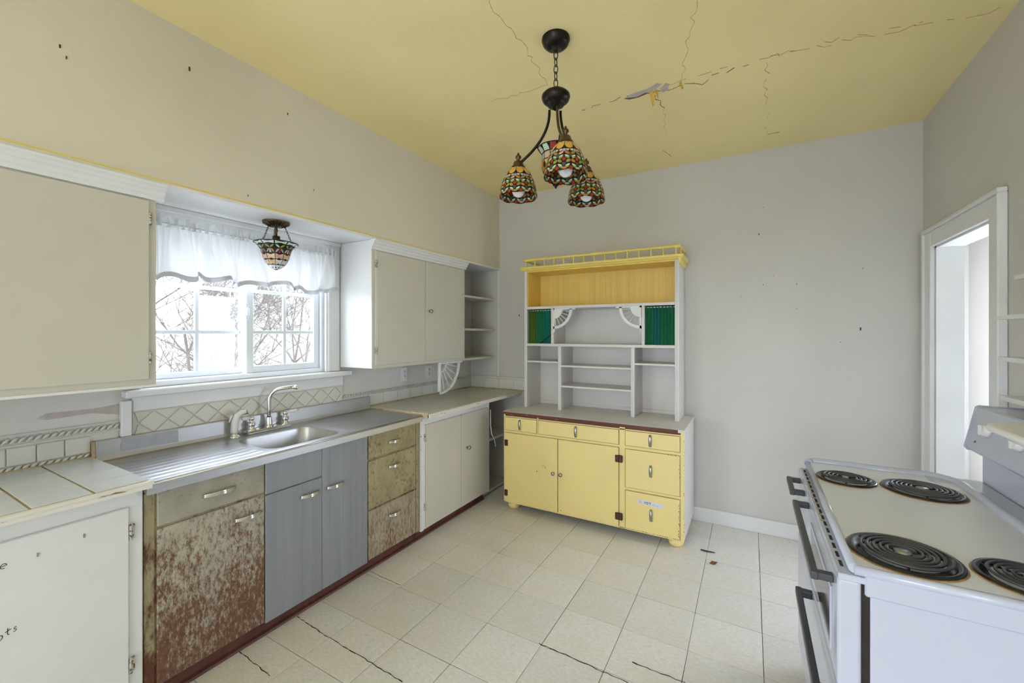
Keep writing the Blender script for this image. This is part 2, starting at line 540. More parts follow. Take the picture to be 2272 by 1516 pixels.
struct(obj('wall_hall_left', m, 'wall'))
struct(bx('ceiling_hall', 'whiteb', None, XR + .12, XH + .1, .6, YH + .1, ZH, ZH + .08))
struct(bx('floor_hall', 'tile', None, XR + .1, XH + .1, .6, YH + .1, -.06, -.001))

# nail holes and marks on walls
def marks(parent, pts, axis, val, mat='debris'):
    for p in pts:
        m = MB()
        a, b, h = p[0], p[1], (p[2] if len(p) > 2 else .004)
        if axis == 0:
            m.box(val - .001, val + .0025, a - h * .35, a + h * .35, b - h, b + h)
        elif axis == 1:
            m.box(a - h * .35, a + h * .35, val - .0025, val + .001, b - h, b + h)
        else:
            m.box(a - h, a + h * .4, b - h * .4, b + h, val - .002, val + .001)
        obj('nail_hole', m, mat, parent)


marks(WBk, [(.055, 2.218, .008), (.081, 2.415), (.645, 1.51, .01), (.149, 1.903), (.081, 1.841, .005), (.289, 1.835, .005), (.538, 1.418), (.286, 1.658), (-1.977, 1.657, .01), (-.062, 1.76), (.657, 1.917)], 1, YB)
marks(WS, [(.926, 2.676, .009), (.517, 2.535, .006), (.534, 2.503, .005), (1.389, 2.683, .006), (1.18, 2.176), (1.547, 2.312)], 0, XS)

# ceiling cracks: jagged slivers just proud of the plaster
def crack(pts, width, mat, jag=.012, seed=0, gaps=0.0):
    rg = random.Random(seed)
    P = []
    for (a, b) in zip(pts, pts[1:]):
        L = math.dist(a, b)
        n = max(2, int(L / .03))
        for i in range(n):
            t = i / n
            P.append((a[0] + (b[0] - a[0]) * t + rg.uniform(-jag, jag), a[1] + (b[1] - a[1]) * t + rg.uniform(-jag, jag)))
    P.append(pts[-1])
    m = MB()
    for i in range(len(P) - 1):
        if rg.random() < gaps:
            continue
        a, b = P[i], P[i + 1]
        d = Vector((b[0] - a[0], b[1] - a[1])); 
        if d.length < 1e-6: continue
        nrm = Vector((-d.y, d.x)).normalized()
        w0, w1 = .6 * width * rg.uniform(.2, 1), .6 * width * rg.uniform(.2, 1)
        q = [(a[0] + nrm.x * w0, a[1] + nrm.y * w0), (b[0] + nrm.x * w1, b[1] + nrm.y * w1), (b[0] - nrm.x * w1, b[1] - nrm.y * w1), (a[0] - nrm.x * w0, a[1] - nrm.y * w0)]
        m.prism(q, 2, ZC - .0012, ZC + .001)
    return obj('crack', m, mat, CE)


crack([(-.929, 2.441), (-.75, 2.42), (-.63, 2.413)], .004, 'crackd', .012, 1, .35)
crack([(-.63, 2.413), (-.46, 2.456), (-.3, 2.46), (-.224, 2.495), (-.17, 2.45), (.048, 2.413)], .004, 'crackd', .014, 2, .3)
crack([(-.45, 2.43), (-.3, 2.40), (-.1, 2.40)], .003, 'crack', .012, 12, .3)
crack([(.048, 2.413), (.3, 2.45), (.52, 2.48), (.74, 2.515), (.93, 2.54)], .0028, 'crack', .018, 3, .4)
crack([(.1, 2.42), (.3, 2.42), (.5, 2.45), (.7, 2.47)], .0025, 'crack', .015, 31, .5)
crack([(.079, 2.47), (.07, 2.75), (.09, 3.05), (.093, 3.323)], .0024, 'crack', .014, 4, .2)
crack([(-.192, 1.857), (-.25, 2.1), (-.306, 2.335), (-.33, 2.44)], .0016, 'crack', .012, 5)
crack([(-.935, 1.435), (-.93, 1.75), (-.967, 2.095)], .0018, 'crack', .012, 6)
crack([(-.967, 2.095), (-1.15, 2.09), (-1.32, 2.075)], .0016, 'crack', .012, 7)
crack([(-.466, 2.47), (-.47, 2.6), (-.45, 2.65)], .004, 'crackd', .014, 8)
crack([(-.45, 2.65), (-.49, 2.9), (-.502, 3.021)], .0014, 'crack', .012, 9)
crack([(-.57, 3.26), (-.55, 3.33), (-.53, 3.40)], .003, 'crackd', .01, 10)
crack([(.1, 3.35), (.172, 3.353)], .004, 'crackd', .006, 11)
# peeled patch: bare plaster, a dark torn edge and two hanging curls of paint
m = MB(); m.prism([(-.63, 2.425), (-.58, 2.40), (-.50, 2.395), (-.44, 2.37), (-.42, 2.39), (-.46, 2.425), (-.52, 2.43), (-.57, 2.445)], 2, ZC - .0022, ZC + .001); obj('bare_plaster', m, 'plaster', CE)
m = MB(); m.prism([(-.435, 2.43), (-.40, 2.39), (-.385, 2.41), (-.40, 2.46), (-.43, 2.475)], 2, ZC - .0022, ZC + .001); obj('bare_plaster', m, 'plaster', CE)
m = MB(); m.prism([(-.635, 2.43), (-.57, 2.447), (-.52, 2.432), (-.50, 2.438), (-.56, 2.455), (-.61, 2.45)], 2, ZC - .003, ZC + .001); obj('torn_edge', m, 'crackd', CE)
def curl(c, L, wd, seed):
    m = MB()
    def f(u, v):
        a = v * 1.5
        return (c[0] + (u - .5) * wd * (1 - .4 * v) + .01 * v, c[1] + .02 * math.sin(a * 1.3) + .004 * math.sin(u * 5), ZC - L * v)
    m.grid(f, 4, 8)
    def g(u, v):
        p = f(u, v); return (p[0], p[1] + .0012, p[2])
    m.grid(g, 4, 8)
    obj('paint_flap', m, 'flap', CE)
curl((-.485, 2.43), .075, .022, 1); curl((-.46, 2.43), .035, .014, 2); curl((-.33, 2.42), .03, .014, 3)

# ------------------------------------------------------------------ window over the sink
XF0 = XW - .075      # sash plane
W1 = bx('window_1', 'vinyl', None, XW - .13, XW - .01, WY0, WY0 + .03, WZ0, WZ1, bev=.003)
struct(W1, 'white vinyl sliding window with grids over the sink')
def wbox(n, *a, mat='vinyl', bev=.003):
    return bx(n, mat, W1, *a, bev=bev)
wbox('window_frame', XW - .13, XW - .01, WY1 - .03, WY1, WZ0, WZ1)
wbox('window_frame', XW - .13, XW - .01, WY0 + .03, WY1 - .03, WZ0, WZ0 + .028)
wbox('window_frame', XW - .13, XW - .01, WY0 + .03, WY1 - .03, WZ1 - .03, WZ1)
def sash(y0, y1, z0, z1, xc, st, nm):
    for a in ((y0, y0 + st, z0, z1), (y1 - st, y1, z0, z1)):
        wbox('sash_stile', xc - .018, xc + .018, *a)
    wbox('sash_rail', xc - .018, xc + .018, y0 + st, y1 - st, z0, z0 + st)
    wbox('sash_rail', xc - .018, xc + .018, y0 + st, y1 - st, z1 - st, z1)
    yc = (y0 + y1) / 2
    wbox('muntin', xc - .007, xc + .009, yc - .010, yc + .010, z0 + st, z1 - st, bev=.002)
    for z in (1.487, 1.735):
        wbox('muntin', xc - .008, xc + .008, y0 + st, y1 - st, z - .010, z + .010, bev=.002)
    zs = [z0 + st, 1.477, 1.725, z1 - st]; zb = [z0 + st, 1.497, 1.745]
    zz = [(z0 + st, 1.477), (1.497, 1.725), (1.745, z1 - st)]
    for (ya, yb) in ((y0 + st, yc - .010), (yc + .010, y1 - st)):
        for za, zb_ in zz:
            bx('pane', 'glass', W1, xc - .0015, xc + .0015, ya, yb, za, zb_)
sash(.89, 1.40, WZ0 + .028, WZ1 - .03, XW - .095, .030, 'l')
sash(1.375, 1.855, WZ0 + .028, WZ1 - .03, XW - .048, .042, 'r')
m = MB(); m.box(XW - .03, XW - .012, 1.362, 1.378, 1.56, 1.66, bev=.003); m.box(XW - .012, XW + .004, 1.364, 1.376, 1.585, 1.63, bev=.004)
obj('latch', m, 'vinyl', W1)
# casing, stool and apron
wbox('casing', XW, XW + .018, WY1 - .012, WY1 + .10, WZ0, 2.116, mat='whiteb')
wbox('casing', XW + .018, XW + .026, WY1 + .0, WY1 + .018, WZ0, 2.09, mat='whiteb')
wbox('casing', XW, XW + .018, WY0 - .06, WY0 + .012, WZ0, 2.116, mat='whiteb')
wbox('head_casing', XW, XW + .018, WY0 + .012, WY1 - .012, WZ1 - .01, 2.116, mat='whiteb')
wbox('head_moulding', XW + .018, XW + .03, WY0 - .05, WY1 + .10, 2.088, 2.116, mat='whiteb')
wbox('window_stool', XW - .03, XW + .055, .80, 2.065, WZ0 - .038, WZ0 - .002, mat='whiteb', bev=.006)
wbox('apron', XW, XW + .02, .835, 2.012, 1.108, WZ0 - .038, mat='whiteb')
wbox('cleat', XW, XW + .03, .792, .83, 1.0, 1.165, mat='whiteb')

# ------------------------------------------------------------------ outside
GZ = -.7
m = MB(); m.box(-60, XW - .5, -40, 45, GZ - .2, GZ); struct(obj('ground_garden', m, 'grass'), 'pale garden ground outside the window')
m = MB(); m.box(-40, 45, -60, YR - .6, GZ - .2, GZ); struct(obj('ground_yard', m, 'grass'), 'pale yard behind the photographer')
m = MB(); m.box(XH + .6, 45, YR, 45, GZ - .2, GZ); struct(obj('ground_side', m, 'grass'), 'pale ground outside the hall window')
m = MB()
rg = random.Random(5)
def hillz(y, v):
    k = min(1, max(0, (y - 9.0) / 4.0)); k = k * k * (3 - 2 * k)
    return GZ - .1 + (.25 + 1.9 * v + 6.5 * k * v) + .25 * math.sin(y * 1.7 + v * 9) * v
m.grid(lambda u, v: (-16 - 8 * v, -16 + 46 * u, hillz(-16 + 46 * u, v)), 90, 12)
struct(obj('ground_hillside', m, 'hill'), 'brushy hillside beyond the garden')


def tree(label, base, h, spread, seed, group='bare trees outside the window', lean=(0, 0)):
    rg = random.Random(seed)
    t = thing('bare_tree', label, 'tree', base, group)
    br = MB()
    trunk = MB()
    cnt = [0]

    def grow(p, d, L, r, depth, mb):
        n = 5
        pts = [Vector(p)]; rs = [r]
        dd = Vector(d).normalized()
        for i in range(n):
            dd = (dd + Vector((rg.uniform(-1, 1), rg.uniform(-1, 1), rg.uniform(-.5, .6))) * .16).normalized()
            pts.append(pts[-1] + dd * L / n)
            rs.append(max(.0032, r * (1 - .55 * (i + 1) / n)))
        mb.tube(pts, rs, 5 if depth == 0 else 3)
        cnt[0] += 1
        if depth >= 5 or cnt[0] > 900:
            return
        k = rg.randint(3, 4) if depth < 3 else 3
        for i in range(k):
            q = pts[rg.randint(2, n)]
            nd = (dd + Vector((rg.uniform(-1, 1), rg.uniform(-1, 1), rg.uniform(-.45, .75))) * 1.0).normalized()
            grow(q, nd, L * rg.uniform(.5, .78), max(.0042, r * .5), depth + 1, br)
    grow(base, Vector((lean[0], lean[1], 1)), h, spread, 0, trunk)
    obj('trunk', trunk, 'bark', t); obj('branches', br, 'bark', t)


specs = ((-5.0, 1.9, 1.7, .030, 11, (.1, .4)), (-5.6, 3.3, 1.9, .028, 12, (0, -.4)), (-6.6, 2.7, 2.1, .034, 13, (.1, -.3)), (-6.8, 4.2, 2.1, .032, 14, (0, .2)), (-8.2, 3.7, 2.4, .04, 15, (0, -.2)), (-8.6, 5.3, 2.6, .04, 17, (0, .1)), (-6.0, 1.4, 1.9, .030, 22, (0, .9)), (-7.6, 2.6, 2.2, .034, 23, (.1, .7)))
for i, (x, y, h, r_, sd, ln) in enumerate(specs):
    tree('bare leafless grey tree tangled with others outside the sink window', (x, y, GZ), h, r_, sd, lean=ln)

# ------------------------------------------------------------------ upper cabinets
CROWN = [(-2.226, 2.05), (-2.214, 2.05), (-2.212, 2.066), (-2.204, 2.07), (-2.199, 2.086), (-2.190, 2.090), (-2.188, 2.103), (-2.178, 2.107), (-2.176, 2.1165), (-2.226, 2.1165)]
XC = -2.225
U1 = thing('upper_cabinet', 'large cream wall cabinet left of the window with one broad flat door', 'cabinet', (-2.39, .1, 1.255))
m = MB(); m.box(XW + .002, XC, -.45, .812, 1.255, 2.116, bev=.003); obj('body', m, 'cream', U1)
d = bx('door', 'cream', U1, XC, XC + .009, -.12, .786, 1.285, 2.045, bev=.003)
bx('door', 'cream', U1, XC, XC + .009, -.43, -.125, 1.285, 2.045, bev=.003)
for z in (1.965, 1.375):
    mm = MB(); mm.box(XC, XC + .013, .783, .792, z - .026, z + .026); mm.lathe([(.004, -.026), (.004, .026)], (XC + .012, .7875, z), 8, cap=True)
    obj('hinge', mm, 'hingew', d)
m = MB(); m.prism(CROWN, 1, -.45, .835); obj('crown_moulding', m, 'whiteb', U1)
bx('bottom_edge', 'whiteb', U1, XC - .01, XC + .004, -.45, .812, 1.252, 1.262)

U2 = thing('upper_cabinet', 'cream two door wall cabinet right of the window with one small knob', 'cabinet', (-2.39, 2.52, 1.24))
m = MB(); m.box(XW + .002, XC, 1.992, 3.048, 1.24, 2.116, bev=.003); obj('body', m, ['whiteb'], U2)
bx('face_frame', 'cream', U2, XC - .002, XC + .004, 1.992, 3.048, 1.24, 2.10)
d1 = bx('door', 'cream', U2, XC + .004, XC + .012, 2.03, 2.521, 1.262, 2.045, bev=.003)
d2 = bx('door', 'cream', U2, XC + .004, XC + .012, 2.525, 3.02, 1.262, 2.045, bev=.003)
for z in (1.955, 1.36):
    mm = MB(); mm.lathe([(.005, -.028), (.005, .028)], (XC + .014, 2.026, z), 8, cap=True); mm.box(XC + .003, XC + .014, 2.018, 2.034, z - .024, z + .024)
    obj('hinge', mm, 'hingew', d1)
bx('gap_strip', 'whiteb', U2, XC + .002, XC + .008, 2.022, 2.028, 1.262, 2.045)
m = MB(); m.lathe([(.006, 0), (.006, .014), (.014, .018), (.016, .025), (.011, .031), (.0005, .032)], (XC + .012, 2.565, 1.655), 16, axis=0); obj('knob', m, 'pewter', d2)
m = MB(); m.prism(CROWN, 1, 1.985, 3.062); obj('crown_moulding', m, 'whiteb', U2)

# open corner shelves
CS = thing('corner_shelf', 'open cream corner shelves between the wall cabinet and back wall', 'shelf', (-2.39, 3.33, 1.235))
for z in (1.236, 1.506, 1.808):
    m = MB(); m.prism([(XW + .002, 3.05), (XC - .005, 3.05), (XC - .005, 3.50), (XC - .012, 3.545), (XC - .04, 3.575), (XC - .09, 3.59), (-2.40, 3.618), (XW + .002, 3.618)], 2, z, z + .018); obj('shelf', m, 'cream', CS)
bx('edge_strip', 'white', CS, XS - .012, XS + .004, YB - .012, YB, 1.05, 2.116)
bx('wall_cleat', 'cream', CS, XW, XW + .016, 3.05, 3.61, 1.22, 1.236)

# fan shaped spandrel under the cabinet
BR = thing('spandrel_bracket', 'white fan spandrel bracket below the right wall cabinet', 'bracket', (-2.245, 2.73, 1.0))
def fan(par, org, ux, uz, Rr, ri, th, axis, mat, nsp=5, wd=.016, q=None, post=True):
    """quarter fan in plane; org corner, ux/uz signed unit lengths; axis 0: plane (y,z), axis 1: plane (x,z)"""
    def pt(a, r, t):
        u, v = org[1 if axis == 0 else 0] + ux * r * math.cos(a), org[2] + uz * r * math.sin(a)
        return (org[0] + t, u, v) if axis == 0 else (u, org[1] + t, v)
    def arc(name, r0, r1):
        m = MB(); N = 14
        pts = []
        for i in range(N + 1):
            a = PI / 2 * i / N
            pts.append(pt(a, (r0 + r1) / 2, 0))
        A = []
        for i in range(N + 1):
            a = PI / 2 * i / N
            A.append([m.bm.verts.new(pt(a, r, t)) for r, t in ((r0, -th / 2), (r1, -th / 2), (r1, th / 2), (r0, th / 2))])
        for i in range(N):
            for k in range(4):
                m.face((A[i][k], A[i][(k + 1) % 4], A[i + 1][(k + 1) % 4], A[i + 1][k]))
        m.face(A[0]); m.face(A[-1][::-1])
        obj(name, m, mat, par)
    arc('outer_arc', Rr - wd, Rr)
    if ri > 0:
        arc('inner_arc', ri - wd * .7, ri)
    for i in range(nsp):
        a = PI / 2 * (i + .75) / (nsp + .5)
        m = MB()
        rr = [(.0035), .005, .0035, .006, .0035, .005, .0035]
        m.tube([pt(a, ri - .004 + (Rr - wd + .004 - ri) * k / 6, 0) for k in range(7)], rr, 6)
        obj('spindle', m, mat, par)
fan(BR, (-2.245, 2.737, 1.238), 1, -1, .265, .085, .018, 0, 'whiteb')
bx('post', 'whiteb', BR, -2.256, -2.234, 2.716, 2.738, .995, 1.238, bev=.003)
bx('top_rail', 'whiteb', BR, -2.256, -2.234, 2.738, 3.035, 1.222, 1.2385, bev=.003)

# ------------------------------------------------------------------ valance
VL = thing('window_valance', 'gathered white voile valance across the top of the window', 'curtain', (-2.49, 1.37, 1.76))
VY0, VY1 = .832, 1.925
rgv = random.Random(21)
folds = []
yy = VY0
while yy < VY1:
    wv = rgv.uniform(.09, .16); folds.append((yy, wv, rgv.uniform(-.3, .3))); yy += wv
def vx(y, v):
    """v = 0 at the rod, 1 at the hem; folds widen downwards"""
    gather = .006 * math.sin(y * 210) + .005 * math.sin(y * 133 + 1)
    ph = y + .07 * v * math.sin(y * 4)
    th_ = ph * 46 + 1.1 * math.sin(ph * 11)
    big = .026 * math.sin(th_ + .7 * math.sin(th_)) + .010 * math.sin(ph * 27 + 2)
    return -2.502 + gather * (1 - v) + big * (v ** .6)
def vz(y, v):
    b = 1.758 + .014 * math.sin(y * 46 + 1.1 * math.sin(y * 11) + 1.2) + .010 * math.sin(y * 17 + 1)
    return 2.012 + (b - 2.012) * v
m = MB(); m.grid(lambda u, v: (vx(VY0 + (VY1 - VY0) * u + .035 * v * (u - .5), v), VY0 + (VY1 - VY0) * u + .045 * v * math.sin(u * 40) * .5 + .03 * v * (u - .3), vz(VY0 + (VY1 - VY0) * u, v)), 260, 24)
obj('cloth', m, 'valance', VL)
m = MB(); m.grid(lambda u, v: (vx(VY0 + (VY1 - VY0) * u + .035 * (.9 + .1 * v) * (u - .5), .9 + .1 * v) + .0025, VY0 + (VY1 - VY0) * u + .045 * (.9 + .1 * v) * math.sin(u * 40) * .5 + .03 * (.9 + .1 * v) * (u - .3), vz(VY0 + (VY1 - VY0) * u, .9 + .1 * v)), 260, 3)
obj('hem', m, 'hem', VL)
m = MB(); m.grid(lambda u, v: (-2.505 + .016 * math.sin(u * 230 + 2 * math.sin(u * 31)) * (1 - .3 * v) + (.01 * math.sin(u * 97)) * v, VY0 + (VY1 - VY0) * u, 2.005 + .052 * v + .008 * math.sin(u * 170) * v), 300, 5)
obj('ruffle_header', m, 'valance', VL)
m = MB(); m.tube([(XW + .02, VY0 - .01, 2.022), (-2.505, VY0 - .008, 2.022), (-2.505, VY1 + .02, 2.022), (XW + .02, VY1 + .022, 2.022)], .005, 8); obj('rod', m, 'whiteb', VL)

# ------------------------------------------------------------------ steel sink top
ZS = .905
ST = thing('steel_sink', 'long stainless steel drainboard with single sink basin and low backsplash', 'sink', (-2.28, 1.47, .86))
SY0, SY1 = .702, 2.25
XN = -2.008
BX0, BX1, BY0, BY1 = -2.415, -2.065, 1.215, 1.645
def rrect(x0, x1, y0, y1, r, n=6):
    P = []
    for cx, cy, a in ((x1 - r, y1 - r, 0), (x0 + r, y1 - r, PI / 2), (x0 + r, y0 + r, PI), (x1 - r, y0 + r, 1.5 * PI)):
        for i in range(n + 1):
            t = a + PI / 2 * i / n
            P.append((cx + r * math.cos(t), cy + r * math.sin(t)))
    return P
# deck as a grid of strips around the basin hole, drainboard grooves pressed in
m = MB()
hole = rrect(BX0, BX1, BY0, BY1, .075)
# ring between hole and bounding rectangle
ox0, ox1, oy0, oy1 = BX0 - .03, BX1 + .03, BY0 - .04, BY1 + .04
V1 = [m.bm.verts.new((x, y, ZS - .004)) for x, y in hole]
V2 = []
for x, y in hole:
    cx, cy = (BX0 + BX1) / 2, (BY0 + BY1) / 2
    dx, dy = x - cx, y - cy
    sx_ = (ox1 - cx) / abs(dx) if dx else 1e9
    sy_ = (oy1 - cy) / abs(dy) if dy else 1e9
    t = min(sx_, sy_)
    V2.append(m.bm.verts.new((cx + dx * t, cy + dy * t, ZS)))
for i in range(len(hole)):
    j = (i + 1) % len(hole)
    m.face((V1[i], V1[j], V2[j], V2[i]))
# fill rectangle corners
def quad(x0, x1, y0, y1):
    m.face([(x0, y0, ZS), (x1, y0, ZS), (x1, y1, ZS), (x0, y1, ZS)])
def corner_fill(cx, cy):
    best = sorted(V2, key=lambda v: (v.co.x - cx) ** 2 + (v.co.y - cy) ** 2)
    a = [v for v in V2 if abs(v.co.x - cx) < 1e-6]; b = [v for v in V2 if abs(v.co.y - cy) < 1e-6]
    va = min(a, key=lambda v: abs(v.co.y - cy)); vb = min(b, key=lambda v: abs(v.co.x - cx))
    if (va.co - vb.co).length > 1e-5:
        m.face((va, vb, m.bm.verts.new((cx, cy, ZS))))
for cx in (ox0, ox1):
    for cy in (oy0, oy1):
        corner_fill(cx, cy)
quad(XW + .03, ox0, SY0, SY1); quad(ox1, XN, SY0, SY1)
def drain(y0, y1, flip):
    """pressed drainboard with long ridges parallel to the wall"""
    N = 64
    def f(u, v):
        x = ox0 + (ox1 - ox0) * u
        e = min(1, min(v, 1 - v) / .1) * min(1, min(u, 1 - u) / .06)
        k = .5 + .5 * math.cos(u * 2 * PI * 8)
        return (x, y0 + (y1 - y0) * v, ZS - .0045 * e * (1 - .55 * k) * (1 if e > 0 else 0))
    m.grid(f, N, 12)
drain(SY0, oy0, 0); drain(oy1, SY1, 1)
# rolled front nose
m.tube([(XN, SY0, ZS - .006), (XN, SY1, ZS - .006)], .0065, 8)
m.box(XN - .004, XN + .004, SY0, SY1, ZS - .046, ZS - .004)
m.box(XW + .03, XN, SY0, SY0 + .002, ZS - .04, ZS); m.box(XW + .03, XN, SY1 - .002, SY1, ZS - .04, ZS)
obj('drainboard', m, 'steel', ST)
m = MB()
prev = None
for k, (dz, ins) in enumerate(((.004, 0), (.012, .003), (.10, .010), (.15, .018), (.168, .034), (.174, .06))):
    ring = [m.bm.verts.new((x, y, ZS - dz)) for x, y in rrect(BX0 + ins, BX1 - ins, BY0 + ins, BY1 - ins, .075 - ins * .3)]
    if prev:
        for i in range(len(ring)):
            j = (i + 1) % len(ring); m.face((prev[i], prev[j], ring[j], ring[i]), True)
    prev = ring
m.face(prev)
obj('basin', m, 'steel', ST)
m = MB(); m.lathe([(.042, 0), (.04, .003), (.03, .003), (.025, -.004), (.0005, -.004)], (-2.24, 1.43, ZS - .1725), 20); obj('drain', m, 'chrome', ST)
m = MB(); m.box(XW + .002, XW + .030, SY0, SY1, ZS - .01, 1.0, bev=.005, seg=2); m.prism([(XW + .03, ZS), (XW + .05, ZS), (XW + .036, ZS + .005), (XW + .03, ZS + .02)], 1, SY0, SY1)
obj('backsplash', m, 'steel', ST)
m = MB()
for k in range(3):
    m.grid(lambda u, v: (XW + .0305 + .0008 * k + .0004 * math.sin(u * 40), .79 + .22 * u + .004 * math.sin(v * 9 + k), .935 + .057 * v - .006 * k * (u - .5)), 14, 4)
obj('duct_tape', m, 'tape', ST)
m = MB(); m.box(XW + .002, XW + .034, SY0 - .008, SY0 - .001, ZS, 1.0); obj('stained_end', m, 'cgrout', ST)

# faucet
FX, FY = -2.488, 1.452
FA = thing('kitchen_faucet', 'chrome two handle kitchen faucet with tall arched spout', 'faucet', (FX, FY, ZS))
m = MB(); m.box(FX - .027, FX + .027, FY - .135, FY + .125, ZS, ZS + .022, bev=.006, seg=2); obj('base_plate', m, 'chrome', FA)
m = MB(); m.lathe([(.024, 0), (.024, .006), (.019, .01), (.018, .02), (.014, .05), (.013, .056)], (FX, FY, ZS + .022), 20); obj('spout_collar', m, 'chrome', FA)
tip = Vector((-2.385, 1.567, 1.157))
dirv = Vector((tip.x - FX, tip.y - FY, 0)); L_ = dirv.length; dirv.normalize()
pts = [(FX, FY, ZS + .06), (FX, FY, 1.03), (FX, FY, 1.075)]
rad = .07
for k in range(1, 9):
    a = PI / 2 * k / 8 * .96
    pts.append(tuple(Vector((FX, FY, 1.08)) + dirv * rad * (1 - math.cos(a)) + Vector((0, 0, rad * math.sin(a)))))
pts.append(tuple(Vector((FX, FY, 0)) + dirv * (L_ - .015) + Vector((0, 0, 1.158))))
sp = MB(); sp.tube(pts, .0105, 12)
spo = obj('spout', sp, 'chrome', FA)
e0 = Vector((FX, FY, 0)) + dirv * (L_ - .02) + Vector((0, 0, 1.157)); e1 = Vector((FX, FY, 0)) + dirv * L_ + Vector((0, 0, 1.15))
m = MB(); m.tube([e0, e1], .0125, 14); obj('aerator', m, 'chrome', spo)
for sgn, ang in ((-1, -1.0), (1, 1.05)):
    y = FY + sgn * .10
    hm = MB(); hm.lathe([(.023, 0), (.022, .006), (.012, .012), (.018, .022), (.020, .032), (.016, .044), (.008, .049), (.012, .056), (.0135, .066), (.010, .076), (.0005, .08)], (FX, y, ZS + .022), 18)
    h = obj('handle', hm, 'chrome', FA)
    dv = Vector((.35, sgn * 1.0, .12)).normalized()
    c0 = Vector((FX, y, ZS + .089))
    lm = MB(); lm.tube([c0 + dv * t for t in (.008, .016, .03, .05, .062, .068)], [.005, .007, .0095, .0115, .009, .004], 10); obj('porcelain_lever', lm, 'porcelain', h)
    lm = MB(); lm.tube([c0 + dv * t for t in (.066, .072, .078)], [.004, .005, .003], 8); obj('lever_tip', lm, 'chrome', h)
SPR = thing('sink_sprayer', 'white plastic pull out sprayer beside the faucet', 'sprayer', (-2.485, 1.262, ZS))
m = MB(); m.lathe([(.026, 0), (.025, .006), (.018, .009), (.017, .016)], (-2.485, 1.262, ZS), 18); obj('collar', m, 'chrome', SPR)
m = MB(); m.tube([(-2.485, 1.262, ZS + .014), (-2.485, 1.262, ZS + .05), (-2.485, 1.264, ZS + .09), (-2.483, 1.272, ZS + .118), (-2.476, 1.29, ZS + .132), (-2.468, 1.312, ZS + .137)], [.014, .0155, .018, .018, .015, .013], 12); obj('body', m, 'porcelain', SPR)
m = MB(); m.tube([(-2.485, 1.246, ZS + .122), (-2.487, 1.238, ZS + .105), (-2.488, 1.233, ZS + .086)], [.008, .007, .005], 8, flat=(1.2, .6)); obj('trigger', m, 'porcelain', SPR)
m = MB(); m.tube([(-2.474, 1.296, ZS + .128), (-2.466, 1.318, ZS + .131)], .0105, 10); obj('nozzle', m, 'pewter', SPR)

# ------------------------------------------------------------------ backsplashes
def rope(par, y0, y1, z, axis=0, val=XW, r=.013, mat='splash', x0=None, x1=None):
    m = MB()
    a, b = (y0, y1)
    n = int(abs(b - a) / .022)
    for i in range(n):
        t = a + (b - a) * (i + .5) / n
        if axis == 0:
            m.tube([(val + .008, t - .010, z - r * .8), (val + .012, t, z), (val + .008, t + .010, z + r * .8)], [.004, .0065, .004], 5)
        else:
            m.tube([(t - .010, val - .008, z - r * .8), (t, val - .012, z), (t + .010, val - .008, z + r * .8)], [.004, .0065, .004], 5)
    o = obj('rope_border', m, mat, par); o['kind'] = 'stuff'
    return o
S1 = thing('tile_backsplash', 'painted square tile backsplash with rope border above left counter', 'backsplash', (XW, .2, .935))
bx('backing', 'splash', S1, XW, XW + .004, -.45, .79, .925, 1.075)
for i in range(-17, 4):
    y1 = .695 - (3 - i) * .0815 if False else .692 - (3 - i) * .0815
    if y1 - .078 < -.45: continue
    bx('tile', 'splash', S1, XW + .004, XW + .011, y1 - .0785, y1, .952, 1.024, bev=.003)
rope(S1, -.45, .79, 1.053)
bx('border_ledge', 'splash', S1, XW + .002, XW + .012, -.45, .80, 1.028, 1.036, bev=.002)
bx('border_ledge', 'splash', S1, XW + .002, XW + .012, -.45, .80, 1.07, 1.077, bev=.002)
rope(S1, -.45, .692, .942, r=.008)
bx('caulk_line', 'cgrout', S1, XW, XW + .012, -.45, .70, .928, .937)
S2 = thing('tile_backsplash', 'diamond pattern tile strip between window apron and steel backsplash', 'backsplash', (XW, 1.42, 1.0))
bx('backing', 'splash', S2, XW, XW + .003, .84, 2.012, .995, 1.106)
D_ = .115
zc = 1.05
for i in range(12):
    yc = .86 + i * D_
    for kind in (0, 1):
        if kind == 0:
            q = [(yc, zc), (yc + D_ / 2, zc + .052), (yc + D_, zc), (yc + D_ / 2, zc - .052)]
        else:
            q = None
        if kind == 0:
            cc = (yc + D_ / 2, zc)
            q = [(cc[0] + (p[0] - cc[0]) * .94, cc[1] + (p[1] - cc[1]) * .92) for p in q]
            q = [(min(max(p[0], .846), 2.0), p[1]) for p in q]
            if yc + D_ > 2.03: continue
            m = MB(); m.prism(q, 0, XW + .003, XW + .0085); obj('tile', m, 'splash', S2)
        else:
            for s_ in (1, -1):
                q = [(yc - D_ / 2 + .006, zc + s_ * .053), (yc + D_ / 2 - .006, zc + s_ * .053), (yc, zc + s_ * .006)]
                q = [(min(max(p[0], .846), 2.0), p[1]) for p in q]
                m = MB(); m.prism(q, 0, XW + .003, XW + .0085); obj('tile', m, 'splash', S2)
bx('edge_strip', 'splash', S2, XW, XW + .012, .838, 2.012, 1.102, 1.108, bev=.002)
bx('edge_strip', 'splash', S2, XW, XW + .012, 2.0, 2.012, 1.0, 1.105, bev=.002)
S3 = thing('tile_backsplash', 'small ribbed tile backsplash behind right counter turning the corner', 'backsplash', (XW, 3.0, .92))
bx('backing', 'splash', S3, XW, XW + .004, 2.25, YB - .002, .92, 1.04)
for i in range(9):
    y0 = 2.252 + i * .1515
    bx('tile', 'splash', S3, XW + .004, XW + .010, y0, y0 + .149, .926, 1.012, bev=.003)
rope(S3, 2.02, YB - .01, 1.026, r=.010)
